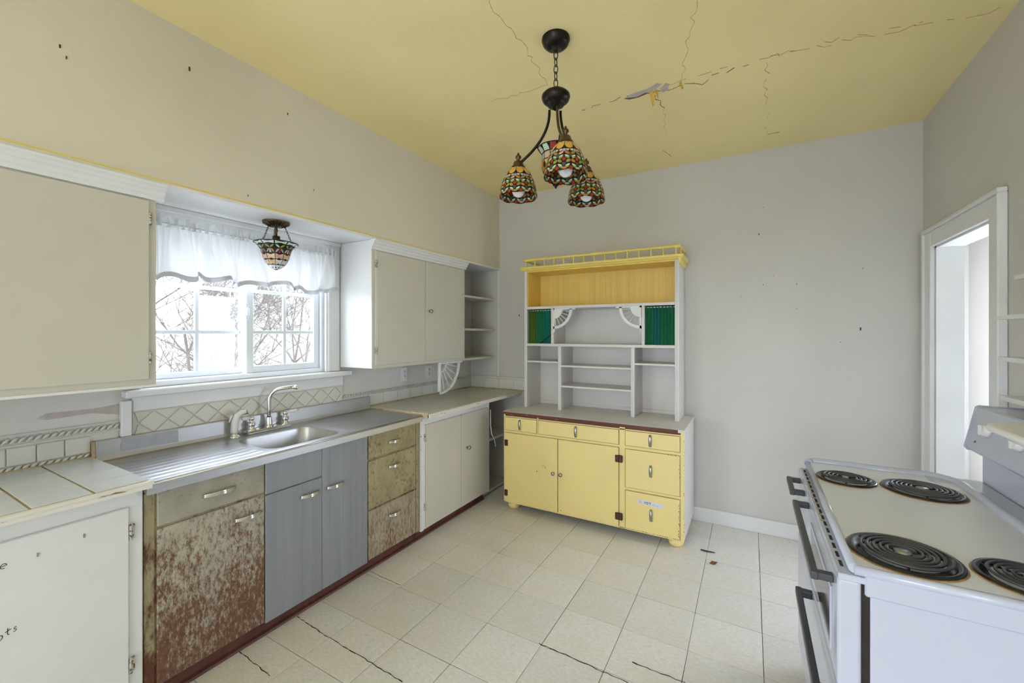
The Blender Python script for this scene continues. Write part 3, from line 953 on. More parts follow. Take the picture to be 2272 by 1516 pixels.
bx('backing', 'splash', S3, XW, -1.86, YB - .006, YB, .92, 1.045)
for i in range(4):
    x0 = XW + .012 + i * .17
    bx('tile', 'splash', S3, x0, x0 + .167, YB - .012, YB - .006, .926, 1.02, bev=.003)
bx('border_ledge', 'splash', S3, XW, -1.86, YB - .016, YB, 1.026, 1.045, bev=.004)
bx('caulk_line', 'cgrout', S3, XW + .01, XW + .016, 2.25, YB - .01, .918, .926)
bx('caulk_line', 'cgrout', S3, XW + .01, -1.9, YB - .02, YB - .012, .918, .927)
# scraped adhesive band above the left backsplash
m = MB(); m.prism([(.53, 1.128), (.56, 1.118), (.70, 1.124), (.80, 1.10), (.815, 1.14), (.79, 1.152), (.70, 1.143), (.56, 1.146)], 0, XW, XW + .0012); obj('scraped_patch', m, M['plaster'], WL)

# outlets
def outlet(y, z, label):
    t = thing('wall_outlet', label, 'outlet', (XW, y, z - .06))
    bx('cover_plate', 'whiteb', t, XW, XW + .006, y - .036, y + .036, z - .058, z + .058, bev=.002)
    for dz in (-.02, .02):
        m = MB(); m.lathe([(.0165, 0), (.0165, .003), (.0005, .003)], (XW + .006, y, z + dz), 14, axis=0)
        r_ = obj('receptacle', m, 'whiteb', t)
        m = MB()
        for dy in (-.006, .006): m.box(XW + .009, XW + .0095, y + dy - .0012, y + dy + .0012, z + dz - .002, z + dz + .006)
        obj('slots', m, 'dark', r_)
outlet(2.635, 1.135, 'white wall outlet nearer the window, under the two door cabinet')
outlet(2.945, 1.13, 'white wall outlet beside the fan spandrel bracket, right of another outlet')

# ------------------------------------------------------------------ base cabinets, left wall
XFc = -2.035
def bow_handle(par, y, z, L=.115, x=XFc, mat='chrome', slope=0.0):
    """ribbed bow pull with flared ends"""
    m = MB()
    for k in (-1, 0, 1):
        pts = []; rr = []
        for i in range(13):
            t = i / 12
            pts.append((x + .004 + .022 * math.sin(PI * t) ** .7 + .002 * (k == 0), y - L / 2 + L * t, z + k * .0065 * (1 - .35 * abs(2 * t - 1)) + slope * (t - .5)))
            rr.append(.0042)
        m.tube(pts, rr, 6)
    return obj('handle', m, mat, par)
SB = thing('sink_base_cabinet', 'rusty enamelled steel sink base with grey taped centre doors', 'cabinet', (-2.28, 1.47, 0))
m = MB()
m.box(-2.54, XFc - .004, .704, 1.19, .085, ZS - .046); m.box(-2.54, XFc - .004, 1.19, 1.785, .085, .70); m.box(-2.54, XFc - .004, 1.785, 2.248, .085, ZS - .046)
m.box(-2.10, XFc - .004, 1.19, 1.785, .70, ZS - .046)
m.box(-2.54, -2.44, 1.19, 1.785, .70, ZS - .046)
obj('body', m, 'rust_frame', SB)
bx('filler_strip', 'rust_frame', SB, XFc - .006, XFc, .704, .738, .085, ZS - .046, bev=.002)
dr = bx('drawer', 'rust_drawer', SB, XFc - .006, XFc + .006, .744, 1.163, .716, ZS - .05, bev=.004); bow_handle(dr, .965, .785, .13, XFc + .004)
dr = bx('door', 'rust_door', SB, XFc - .006, XFc + .006, .744, 1.163, .09, .706, bev=.004); bow_handle(dr, 1.085, .632, .12, XFc + .004)
gp = bx('upper_panel', 'grey', SB, XFc - .006, XFc + .006, 1.168, 1.474, .702, ZS - .046, bev=.003)
dr = bx('door', 'grey', SB, XFc - .006, XFc + .006, 1.168, 1.474, .08, .697, bev=.003); bow_handle(dr, 1.40, .628, .11, XFc + .004)
dr = bx('door', 'grey', SB, XFc - .006, XFc + .006, 1.4755, 1.787, .08, ZS - .046, bev=.003); bow_handle(dr, 1.555, .628, .11, XFc + .004)
# vertical tape seams
for y in (1.22, 1.27, 1.31, 1.36, 1.42, 1.52, 1.56, 1.61, 1.66, 1.70, 1.745):
    bx('tape_seam', 'grey', SB, XFc + .006, XFc + .0068, y - .0012, y + .0012 + .02 * random.random(), .09 + .02 * random.random(), .69 if y < 1.474 else .85)
for z0, z1, mt, hz in ((.706, ZS - .05, 'rust_olive', .777), (.398, .695, 'rust_olive', .618), (.088, .388, 'rust_low', .302)):
    dr = bx('drawer', mt, SB, XFc - .006, XFc + .006, 1.795, 2.212, z0, z1, bev=.004); bow_handle(dr, 2.005, hz, .10, XFc + .004)
bx('end_stile', 'rust_olive', SB, XFc - .006, XFc + .002, 2.216, 2.246, .085, ZS - .046)
bx('top_strip', 'cedge', SB, XFc, XFc + .012, 1.80, 2.246, ZS - .052, ZS - .047)

K = struct(bx('baseboard_left', 'kick', None, -2.10, -2.082, -.45, 3.13, -.001, .088), 'red brown toe kick under the base cabinets')
m = MB(); m.prism([(-2.082, 0), (-2.064, 0), (-2.068, .010), (-2.082, .016)], 1, -.45, 3.13); obj('shoe_moulding', m, 'kick', K)

CL = thing('base_cabinet', 'white base cabinet with handwriting on its door, nearest the camera', 'cabinet', (-2.28, .2, 0))
m = MB(); m.box(-2.54, XFc + .006, -.45, .699, .06, .8995, bev=.003); obj('body', m, 'white', CL)
d = bx('door', 'white', CL, XFc + .006, XFc + .015, -.12, .656, .10, .83, bev=.004)
bx('door', 'white', CL, XFc + .006, XFc + .015, -.43, -.126, .10, .83, bev=.004)
for z in (.735, .235):
    mm = MB(); mm.lathe([(.005, -.03), (.005, .03)], (XFc + .016, .660, z), 8, cap=True); mm.box(XFc + .006, XFc + .015, .657, .672, z - .026, z + .026); obj('hinge', mm, 'hingew', d)
marks(d, [(.533, .774, .007), (.423, .758, .006)], 0, XFc + .015, 'pewter')
def stroke(par, name, strokes, fn, r, mat):
    m = MB()
    for s_ in strokes:
        m.tube([fn(p) for p in s_], r, 5)
    return obj(name, m, mat, par)
def circ(cx, cy, rx, ry, a0=0, a1=360, n=14):
    return [(cx + rx * math.cos(R(a0 + (a1 - a0) * i / n)), cy + ry * math.sin(R(a0 + (a1 - a0) * i / n))) for i in range(n + 1)]
XL = XFc + .0152
fe = lambda p: (XL, .350 + p[0] * .014 + p[1] * .002, .748 + p[1] * .016 - 0 * p[0])
stroke(d, 'lettering', [[(-.4, .4), (.5, .55)] + circ(0.02, .45, .48, .45, 10, 300)], fe, .0011, 'ink')
fp = lambda p: (XL, .346 + p[0] * .0115, .532 + p[1] * .018 + p[0] * .004)
stroke(d, 'lettering', [[(-2.2, -.9), (-2.2, 1.3)], circ(-1.7, .8, .5, .5, 90, -90), circ(-.2, .2, .48, .42), [(1.2, 1.1), (1.15, .1), (1.5, -.15)], [(.7, .62), (1.75, .7)], [(2.75, .55), (2.35, .5), (2.4, .25), (2.75, .1), (2.6, -.15), (2.2, -.1)]], fp, .0011, 'ink')

CR = thing('base_cabinet', 'plain cream two door base cabinet under the right tiled counter', 'cabinet', (-2.28, 2.7, 0))
m = MB(); m.box(-2.54, XFc + .012, 2.256, 2.282, .076, .887); m.box(-2.54, XFc + .012, 3.128, 3.146, .076, .887); m.box(-2.54, XFc + .004, 2.282, 3.128, .076, .10); m.box(-2.54, -2.53, 2.282, 3.128, .1, .885); m.box(-2.06, XFc + .006, 2.282, 3.128, .826, .887); m.box(-2.06, XFc + .012, 2.282, 2.30, .10, .826)
obj('body', m, 'white', CR)
d1 = bx('door', 'cream', CR, XFc + .004, XFc + .014, 2.306, 2.730, .085, .826, bev=.004)
d2 = bx('door', 'cream', CR, XFc + .004, XFc + .014, 2.734, 3.140, .085, .826, bev=.004)
for z in (.735, .24):
    mm = MB(); mm.lathe([(.005, -.03), (.005, .03)], (XFc + .014, 2.302, z), 8, cap=True); mm.box(XFc + .006, XFc + .014, 2.286, 2.303, z - .026, z + .026); obj('hinge', mm, 'hingew', d1)
m = MB(); m.lathe([(.006, 0), (.006, .014), (.015, .018), (.017, .025), (.012, .031), (.0005, .032)], (XFc + .014, 2.808, .545), 16, axis=0); obj('knob', m, 'pewter', d2)
bx('chipped_edge', 'cedge', CR, XFc + .010, XFc + .0135, 2.252, 2.260, .09, .86)
# open cubby in the corner
CU = thing('corner_cubby', 'dark open cubby shelf in the corner beside the sideboard', 'shelf', (-2.28, 3.38, 0))
bx('shelf', 'white', CU, -2.545, -2.06, 3.148, 3.61, .50, .522)
bx('bottom_board', 'ctile2', CU, -2.545, -2.09, 3.148, 3.605, .02, .04)
bx('back_panel', 'brown', CU, XW + .001, XW + .012, 3.148, 3.615, .04, .88)
m = MB(); m.tube([(-2.012, 3.150, .80), (-2.012, 3.152, .66), (-2.010, 3.165, .58), (-2.0, 3.20, .52), (-1.995, 3.21, .46)], .004, 6)
tag(obj('power_cord', m, 'whiteb'), 'thin white cord hanging beside the cream base cabinet', 'cord')

# tiled countertops
def tiled_counter(label, y0, y1, z, x0, x1, cross, rows, tmat, group=None):
    t = thing('tiled_countertop', label, 'countertop', ((x0 + x1) / 2, (y0 + y1) / 2, z - .031), group)
    bx('substrate', 'cgrout', t, x0, x1 - .004, y0, y1, z - .030, z - .004)
    ys = [y0] + cross + [y1]
    xs = [x0] + rows + [x1 - .012]
    for a, b in zip(ys, ys[1:]):
        for c, e in zip(xs, xs[1:]):
            bx('tile', tmat, t, c + .002, e - .002, a + (.0035 if tmat == 'ctile' else .0015), b - (.0035 if tmat == 'ctile' else .0015), z - .010, z, bev=.0015)
    m = MB(); m.prism([(x1 - .012, z - .012), (x1 - .004, z - .002), (x1 + .003, z - .005), (x1 + .004, z - .013), (x1 + .001, z - .016), (x1 + .003, z - .020), (x1 + .002, z - .031), (x1 - .012, z - .031)], 1, y0, y1)
    obj('edge_trim', m, 'cedge', t)
    return t
ZL, ZRc = .931, .918
cl = [.5445 - .149 * i for i in range(7)][::-1]
tiled_counter('white tiled countertop left of the steel sink', -.45, .700, ZL, XW + .005, -1.952, cl, [-2.405, -2.255, -2.105], 'ctile')
bx('end_flap', 'whiteb', bpy.data.objects['tiled_countertop'], -2.0, -1.95, .688, .706, ZL - .018, ZL - .003)
cr = [2.252 + .1515 * i for i in range(1, 9)]
tiled_counter('cream tiled countertop in the back corner right of the sink', 2.252, YB - .002, ZRc, XW + .005, -1.945, cr, [-2.41, -2.265, -2.12, -1.975 - .07], 'ctile2')

# ------------------------------------------------------------------ yellow sideboard
HB = thing('sideboard', 'chipped yellow sideboard with bun feet and pewter pulls', 'sideboard', (-1.1, 3.33, 0))
HX0, HX1, HY0, HY1 = -1.815, -.39, 3.055, 3.598
m = MB(); m.box(HX0, HX1, HY0 + .012, HY1, .062, .798, bev=.003); obj('body', m, 'hutch', HB)
m = MB()
F0, F1 = HY0, HY0 + .012
for a in ((HX0, -1.803, .062, .798), (-.414, HX1, .062, .798), (-.833, -.793, .062, .798), (-1.803, -.833, .648, .664), (-.793, -.414, .645, .664), (-.793, -.414, .346, .362), (-1.803, -.414, .778, .785), (-1.503, -1.493, .664, .80), (-1.803, -.414, .058, .066)):
    m.box(a[0], a[1], F0, F1, a[2], a[3])
obj('face_frame', m, 'yellow', HB)
bx('brown_slot', 'brown', HB, -1.803, -1.503, F0 + .004, F1 + .001, .784, .799)  # brown strips set back in the slots above the drawers
bx('brown_slot', 'brown', HB, -1.493, -.833, F0 + .004, F1 + .001, .784, .799)
bx('brown_slot', 'brown', HB, -.793, -.414, F0 + .004, F1 + .001, .784, .799)
m = MB(); m.box(HX0 - .012, HX1 + .004, HY0 - .012, HY1 + .01, .80, .822, bev=.003); obj('top_board', m, 'hutch', HB)
m = MB(); m.box(HX0 - .010, HX1 - .04, HY0 - .0145, HY0 - .011, .7995, .8205, bev=.001); obj('worn_front_edge', m, 'brown', HB)
def pull(par, x, z, L=.085):
    m = MB()
    pts = [(x, F0 - .004, z + L / 2), (x, F0 - .016, z + L / 2 - .005), (x, F0 - .022, z + L / 4), (x, F0 - .023, z), (x, F0 - .022, z - L / 4), (x, F0 - .016, z - L / 2 + .005), (x, F0 - .004, z - L / 2)]
    m.tube(pts, [.007, .008, .009, .009, .009, .008, .007], 8, flat=(1.1, .5))
    obj('handle', m, 'pewter', par)
def front(nm, x0, x1, z0, z1, hx=None, hz=None):
    m = MB(); m.box(x0, x1, F0 - .010, F0 + .008, z0, z1, bev=.004, seg=2)
    o = obj(nm, m, 'yellow', HB)
    if hx is not None: pull(o, hx, hz)
    return o
front('drawer', -1.798, -1.506, .668, .775, -1.658, .722)
front('drawer', -1.488, -.838, .668, .775, -1.168, .722)
front('drawer', -.788, -.420, .668, .775, -.613, .722)
front('drawer', -.788, -.420, .366, .642, -.610, .508)
front('drawer', -.788, -.420, .070, .342, -.607, .198)
dl = front('door', -1.799, -1.3225, .068, .645); drr = front('door', -1.3165, -.838, .068, .645)
for par, x in ((dl, -1.353), (drr, -1.290)):
    m = MB(); m.lathe([(.005, 0), (.005, -.012), (.013, -.016), (.015, -.022), (.010, -.028), (.0005, -.029)], (x, F0 - .010, .374), 16, axis=1); obj('knob', m, 'pewter', par)
for par, x0, x1, z in ((dl, -1.803, -1.772, .56), (dl, -1.804, -1.774, .14), (drr, -.862, -.808, .565), (drr, -.862, -.808, .145)):
    m = MB(); m.box(x0, x1, F0 - .0135, F0 - .0095, z - .026, z + .026, bev=.004)
    if x1 - x0 > .04: m.lathe([(.004, -.026), (.004, .026)], ((x0 + x1) / 2, F0 - .013, z), 8, cap=True)
    obj('hinge', m, 'brownhinge', par)
for x in (-1.752, -.452):
    for y in (3.118, 3.53):
        m = MB(); m.lathe([(.0005, 0), (.035, 0), (.047, .012), (.052, .03), (.047, .048), (.036, .06), (.036, .063)], (x, y, 0), 22); obj('bun_foot', m, 'yellow', HB)
# chipped paint along edges of the sideboard
def chips(pts, wd, seed, dens=.7, y=F0 - .0101):
    rg = random.Random(seed); m = MB()
    for a, b in zip(pts, pts[1:]):
        n = max(2, int(math.dist(a, b) / .012))
        for i in range(n):
            if rg.random() > dens: continue
            t = (i + rg.random()) / n
            cx, cz = a[0] + (b[0] - a[0]) * t + rg.uniform(-.002, .002), a[1] + (b[1] - a[1]) * t + rg.uniform(-.002, .002)
            k = rg.randint(5, 7); r0 = wd * rg.uniform(.4, 1)
            vert = abs(b[1] - a[1]) > abs(b[0] - a[0])
            m.prism([(cx + r0 * (1 if vert else 2.2) * math.cos(2 * PI * j / k) * rg.uniform(.6, 1.1), cz + r0 * (2.2 if vert else 1) * math.sin(2 * PI * j / k) * rg.uniform(.6, 1.1)) for j in range(k)], 1, y - .0006, y + .002)
    o = obj('paint_chips', m, 'brown', HB); o['kind'] = 'stuff'
chips([(-.4225, .08), (-.4225, .33)], .003, 1, .8); chips([(-.4225, .47), (-.4225, .60)], .0022, 2, .6); chips([(-.50, .640), (-.42, .640)], .0025, 3, .6)
chips([(-.78, .0715), (-.43, .0715)], .0025, 4, .6); chips([(-1.325, .07), (-1.325, .20)], .0028, 5, .6); chips([(-1.315, .08), (-1.27, .10)], .003, 6, .5)
chips([(-1.73, .12), (-1.68, .115)], .003, 7, .5); chips([(-1.13, .14), (-1.10, .13)], .003, 8, .5); chips([(-1.40, .105), (-1.30, .10)], .0025, 9, .4)
chips([(HX1 - .003, .08), (HX1 - .003, .75)], .0022, 10, .35, F0)
# paper note with hand lettering
NP = thing('paper_note', 'white paper strip reading Do NOT Use on the bottom drawer', 'note', (-.61, 3.04, .26))
m = MB(); m.prism([(-.697, .268), (-.523, .258), (-.523, .290), (-.697, .300)], 1, F0 - .0112, F0 - .0102); obj('paper', m, 'paper', NP)
fl = lambda p: (-.686 + p[0] * .0108, F0 - .0116, .2755 + p[1] * .0125 - p[0] * .00062)
stroke(NP, 'lettering', [[(0, 0), (0, 1.1), (.6, .95), (.85, .5), (.5, .05), (0, 0)], circ(1.35, .28, .32, .28)], fl, .0008, 'inkf')
stroke(NP, 'lettering', [[(3, 0), (3, 1.25), (4, 0), (4, 1.25)], circ(5.0, .62, .5, .6), [(6, 1.25), (7.2, 1.25)], [(6.6, 1.25), (6.6, 0)]], fl, .0016, 'ink')
stroke(NP, 'lettering', [[(8.6, 1.2), (8.6, .3), (8.9, 0), (9.4, .2), (9.5, 1.2)], [(10.5, .5), (10.1, .45), (10.5, .2), (10.1, .05)], [(11.1, .3), (11.6, .35), (11.4, .6), (11.1, .4), (11.3, .05), (11.8, .1)]], fl, .0009, 'inkf')

# ------------------------------------------------------------------ hutch shelf unit
HU = thing('hutch_shelf', 'white open hutch with yellow top compartment standing on the sideboard', 'hutch', (-1.1, 3.46, .822))
UY0, UY1 = 3.325, 3.612
def hb(n, mat, *a, bev=.002):
    return bx(n, mat, HU, *a, bev=bev)
for x0, x1 in ((-1.765, -1.738), (-.492, -.462)):
    s_ = hb('side_panel', 'hutch', x0, x1, UY0, UY1, .822, 2.037)
    for k in (.3, .55, .8):
        xx = x0 + (x1 - x0) * k
        bx('fluting', 'whiteb', s_, xx - .002, xx + .002, UY0 - .003, UY0 + .001, .822, 2.037, bev=.001)
hb('back_panel', 'hutch', -1.738, -.492, 3.604, 3.612, .822, 1.70)
hb('back_panel', 'yellow_in', -1.738, -.492, 3.600, 3.612, 1.716, 2.037)
hb('top_board', 'yellow_in', -1.738, -.492, UY0, 3.600, 2.022, 2.037)
hb('yellow_lining', 'yellow_in', -1.738, -1.734, UY0 + .012, 3.600, 1.718, 2.022)
hb('yellow_lining', 'yellow_in', -.496, -.492, UY0 + .012, 3.600, 1.718, 2.022)
hb('yellow_lining', 'yellow_in', -1.734, -.496, UY0 + .02, 3.600, 1.717, 1.7205)
for xb in [-1.70 + .05 * i for i in range(24)]:
    hb('bead', 'yellow_in', xb, xb + .0490, 3.5985, 3.600, 1.722, 2.018, bev=.0004)
hb('shelf', 'hutch', -1.738, -.492, UY0, 3.604, 1.694, 1.717)
hb('shelf', 'hutch', -1.738, -.492, UY0, 3.604, 1.368, 1.391)
for x0, x1 in ((-1.503, -1.479), (-.736, -.712)):
    hb('divider', 'hutch', x0, x1, UY0, UY0 + .03, 1.391, 1.694)
    hb('divider_board', 'hutch', x0 + .004, x1 - .004, UY0 + .03, 3.604, 1.391, 1.694)
for x0, x1 in ((-1.438, -1.410), (-.817, -.789)):
    d_ = hb('divider', 'hutch', x0, x1, UY0, 3.604, .822, 1.368)
    bx('fluting', 'whiteb', d_, x0 + .008, x0 + .013, UY0 - .003, UY0 + .001, .822, 1.368, bev=.001)
    bx('fluting', 'whiteb', d_, x0 + .017, x0 + .022, UY0 - .003, UY0 + .001, .822, 1.368, bev=.001)
hb('shelf', 'hutch', -1.738, -1.438, UY0 + .004, 3.604, 1.222, 1.237)
hb('shelf', 'hutch', -.789, -.492, UY0 + .004, 3.604, 1.232, 1.247)
hb('shelf', 'hutch', -1.410, -.817, UY0 + .004, 3.604, 1.192, 1.208)
hb('shelf', 'hutch', -1.410, -.817, UY0 + .004, 3.604, 1.018, 1.034)
for x0, x1 in ((-1.738, -1.438), (-1.41, -.817), (-.789, -.492)):
    hb('base_strip', 'hutch', x0, x1, 3.594, 3.604, .822, .85)
# yellow cornice and gallery rail
m = MB(); m.prism([(UY0 + .002, 2.034), (UY0 - .018, 2.036), (UY0 - .022, 2.046), (UY0 - .034, 2.050), (UY0 - .038, 2.066), (UY0 + .002, 2.068)], 0, -1.785, -.430)
m.box(-1.785, -.430, UY0, UY1, 2.037, 2.066); m.prism([(-.462, 2.0), (-.452, 2.005), (-.436, 2.05), (-.430, 2.066), (-.462, 2.066)], 1, UY0 - .03, UY1)
obj('cornice', m, 'yellow_rail', HU)
GYr = UY0 - .022
def turned(a, b, base, seed, horizontal=True, n=60, par=None, amp=.35):
    pts, rr = [], []
    for i in range(n + 1):
        t = i / n
        p = Vector(a).lerp(Vector(b), t)
        r = base * (1 + amp * (.5 * (math.sin(t * 2 * PI * 2 + 1.2) > .72) + .6 * math.exp(-((t - .04) / .03) ** 2) + .6 * math.exp(-((t - .96) / .03) ** 2) + .5 * math.exp(-((t - .5) / .03) ** 2) + .35 * math.exp(-((t - .36) / .012) ** 2) + .35 * math.exp(-((t - .64) / .012) ** 2) + .3 * math.exp(-((t - .9) / .01) ** 2) + .3 * math.exp(-((t - .1) / .01) ** 2)))
        pts.append(p); rr.append(r)
    m = MB(); m.tube(pts, rr, 10)
    return m
obj('gallery_rail', turned((-1.755, GYr, 2.128), (-.458, GYr, 2.128), .0105, 1), 'yellow_rail', HU)
for xr in (-1.752, -.458):
    obj('gallery_rail', turned((xr, GYr, 2.128), (xr, UY1 - .01, 2.128), .0095, 1, n=30), 'yellow_rail', HU)
for i in range(15):
    x = -1.735 + i * (1.255 / 14)
    m = MB(); m.lathe([(.004, 0), (.0075, .006), (.005, .013), (.0065, .024), (.0045, .034), (.007, .044), (.004, .052)], (x, GYr, 2.066), 8); obj('gallery_spindle', m, 'yellow_rail', HU)
for xr in (-1.752, -.458):
    for j in range(3):
        m = MB(); m.lathe([(.004, 0), (.0075, .006), (.005, .013), (.0065, .024), (.0045, .034), (.007, .044), (.004, .052)], (xr, GYr + .06 + j * .09, 2.066), 8); obj('gallery_spindle', m, 'yellow_rail', HU)
# fan fretwork in the middle bay
def hutch_fan(x, sgn):
    e = bx('fan_fretwork', 'whiteb', HU, min(x, x + sgn * .012), max(x, x + sgn * .012), UY0 - .006, UY0 + .006, 1.49, 1.694)
    bx('fan_top', 'whiteb', e, min(x, x + sgn * .20), max(x, x + sgn * .20), UY0 - .006, UY0 + .006, 1.682, 1.694)
    m = MB(); N = 10
    q = [(x, 1.690)] + [(x + sgn * .085 * math.cos(PI / 2 * i / N), 1.690 - .085 * math.sin(PI / 2 * i / N)) for i in range(N + 1)]
    m.prism(q, 1, UY0 - .005, UY0 + .005); obj('fan_hub', m, 'whiteb', e)
    m = MB(); N = 16
    A = [(x + sgn * .172 * math.cos(PI / 2 * i / N), 1.690 - .172 * math.sin(PI / 2 * i / N)) for i in range(N + 1)]
    B = [(x + sgn * .150 * math.cos(PI / 2 * i / N), 1.690 - .150 * math.sin(PI / 2 * i / N)) for i in range(N + 1)]
    m.prism(A + B[::-1], 1, UY0 - .006, UY0 + .006); obj('fan_arc', m, 'whiteb', e)
    for i in range(6):
        a = PI / 2 * (i + .6) / 6.2
        m = MB(); m.tube([(x + sgn * r_ * math.cos(a), UY0, 1.690 - r_ * math.sin(a)) for r_ in (.08, .155)], .0035, 6); obj('fan_spoke', m, 'whiteb', e)
hutch_fan(-1.479, 1); hutch_fan(-.736, -1)

def curtain(x0, x1, label, mats, seed):
    t = thing('cafe_curtain', label, 'curtain', ((x0 + x1) / 2, UY0 + .03, 1.392), 'green curtains in the hutch')
    rg = random.Random(seed)
    f1, f2 = rg.uniform(0, 6), rg.uniform(0, 6)
    n = len(mats)
    for k in range(n):
        m = MB()
        a, b = k / n, (k + 1) / n
        def f(u, v, a=a, b=b):
            uu = a + (b - a) * u
            x = x0 + (x1 - x0) * uu
            return (x, UY0 + .03 + .010 * math.sin(x * 260 + f1 + .5 * math.sin(x * 90 + f2)) * (.8 + .2 * v), 1.393 + .293 * v)
        m.grid(f, 36, 6)
        obj('drape', m, mats[k], t)
    m = MB(); m.tube([(x0 - .002, UY0 + .03, 1.682), (x1 + .002, UY0 + .03, 1.682)], .004, 8); obj('rod', m, 'whiteb', t)
    return t
c1 = curtain(-1.736, -1.504, 'narrow green satin curtain in left bay of hutch, with a dark wire', ['olive', 'green', 'teal'], 1)
curtain(-.711, -.494, 'teal green satin curtain in right bay of hutch', ['green', 'teal', 'green', 'green'], 2)
m = MB(); m.tube([(-1.61, UY0 + .016, 1.395), (-1.56, UY0 + .016, 1.43), (-1.505, UY0 + .016, 1.47)], .0035, 6); obj('wire', m, 'dark', c1)

# ------------------------------------------------------------------ stove
SV = thing('electric_stove', 'white double oven electric stove with four black coil burners', 'stove', (.58, 1.8, 0))
SX0, SX1, SY_0, SY_1, ZT = .212, .94, 1.305, 2.302, .915
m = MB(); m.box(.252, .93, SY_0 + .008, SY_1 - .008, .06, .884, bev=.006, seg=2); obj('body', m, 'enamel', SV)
# cooktop pan with raised rim at back and far side
m = MB()
m.box(SX0 + .012, .765, SY_0 + .012, SY_1 - .03, .882, ZT - .006)
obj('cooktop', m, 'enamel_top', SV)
m = MB()
rim = [(SX0 + .008, SY_0 + .008), (SX0 + .008, SY_1 - .012)]
m.tube([(SX0 + .010, SY_0 + .012, .900), (SX0 + .010, SY_1 - .03, .900)], .012, 10)
m.tube([(SX0 + .010, SY_0 + .010, .898), (.77, SY_0 + .010, .898)], .012, 10)
pts = [(SX0 + .012, SY_1 - .03, .902)] + [(SX0 + .012 + .02 * (1 - math.cos(a)), SY_1 - .03 + .02 * math.sin(a), .905) for a in (PI / 6, PI / 3, PI / 2)]
far = [(SX0 + .03, SY_1 - .012, .908), (.60, SY_1 - .012, .908)] + [(.60 + .09 * math.sin(a), SY_1 - .012 - .09 * (1 - math.cos(a)), .908) for a in (.3, .6, .9, 1.2, 1.5)]
m.tube(pts + far + [(.692, SY_1 - .3, .908), (.692, SY_0 + .02, .908)], .017, 10)
m.box(.692, .772, SY_0 + .0145, SY_1 - .0125, .8845, .9125, bev=.004)
m.box(.60, .7715, SY_1 - .10, SY_1 - .014, .8848, .9118, bev=.004)
obj('cooktop_rim', m, 'enamel', SV)
bx('side_lip', 'enamel', SV, SX0 + .03, .93, SY_0 + .002, SY_0 + .014, .84, .898, bev=.004)

def burner(x, y, r, big):
    m = MB(); m.lathe([(r, .0008), (r * .985, .005), (r * .90, .0055), (r * .84, .001), (r * .6, -.004), (r * .25, -.005), (.0005, -.005)], (x, y, ZT - .004), 36)
    b = obj('drip_pan', m, 'pan', SV)
    m = MB(); m.lathe([(r * 1.035, .0003), (r * 1.02, .0016), (r * .97, .0016)], (x, y, ZT - .006), 36); obj('scorched_ring', m, 'rustring', b)
    m = MB()
    turns = 5 if big else 4
    N = turns * 32
    pts = []
    for i in range(N + 1):
        t = i / N
        rr = r * .22 + (r * .80 - r * .22) * t
        a = t * turns * 2 * PI
        pts.append((x + rr * math.cos(a), y + rr * math.sin(a), ZT + .006))
    m.tube(pts, r * .042, 6, flat=(1, .8))
    obj('coil', m, 'coil', b)
    m = MB()
    for k in range(3):
        a = k * 2 * PI / 3 + .4
        m.tube([(x + r * .12 * math.cos(a), y + r * .12 * math.sin(a), ZT + .002), (x + r * .84 * math.cos(a), y + r * .84 * math.sin(a), ZT + .002)], .003, 4)
    obj('coil_support', m, 'pan', b)
    if big:
        m = MB(); m.lathe([(r * .16, 0), (r * .16, .006), (.0005, .007)], (x, y, ZT + .001), 18); obj('centre_cap', m, 'pewter', b)
burner(.322, 2.064, .094, False); burner(.540, 2.050, .114, True); burner(.340, 1.432, .114, True); burner(.560, 1.425, .094, False)

# backguard with leaning control panel
BG = bx('backguard', 'enamel', SV, .7735, .93, SY_0 + .004, 2.292, .90, 1.03, bev=.004)
m = MB(); m.prism([(.728, 1.042), (.738, 1.030), (.93, 1.035), (.93, 1.196), (.768, 1.199), (.760, 1.195)], 1, SY_0 + .004, 2.296); cp = obj('control_panel', m, 'enamel', SV)
m = MB()
for a in ((.7275, 1.0425, .7605, 1.1955),):
    for y in (SY_0 + .002, 2.292):
        m = MB(); m.prism([(.724, 1.040), (.734, 1.027), (.932, 1.032), (.932, 1.2), (.765, 1.203), (.756, 1.197)], 1, y, y + .006)
        obj('panel_end_trim', m, 'enamel', cp)
def onpanel(t, off=.0):
    return (.728 + (.760 - .728) * t - .97 * off, 1.042 + (1.195 - 1.042) * t + .2 * off)
def pface(name, y0, y1, t0, t1, off, mat):
    a, b = onpanel(t0, off), onpanel(t1, off); a0, b0 = onpanel(t0, -.001), onpanel(t1, -.001)
    m = MB(); m.prism([a0, a, b, b0], 1, y0, y1); return obj(name, m, mat, cp)
for y in (2.16, 1.95, 1.62, 1.45):
    x_, z_ = onpanel(.55, .0)
    m = MB(); ax = Vector((-.978, 0, .205))
    m.tube([Vector((x_, y, z_)), Vector((x_, y, z_)) + ax * .006, Vector((x_, y, z_)) + ax * .02], [.024, .022, .018], 18); k_ = obj('knob', m, 'porcelain', cp)
    m = MB(); m.box(x_ - .028, x_ - .018, y - .003, y + .003, z_ - .015, z_ + .022, bev=.002); obj('knob_grip', m, 'porcelain', k_)
pface('clock_frame', 1.72, 1.88, .3, .8, .002, 'handle_grey'); pface('clock_face', 1.725, 1.875, .33, .77, .003, 'enamel')
x_, z_ = onpanel(.2, .0)
m = MB(); m.sphere((x_, 2.23, z_), .004, n=8); obj('indicator_light', m, 'leafbrown', cp)

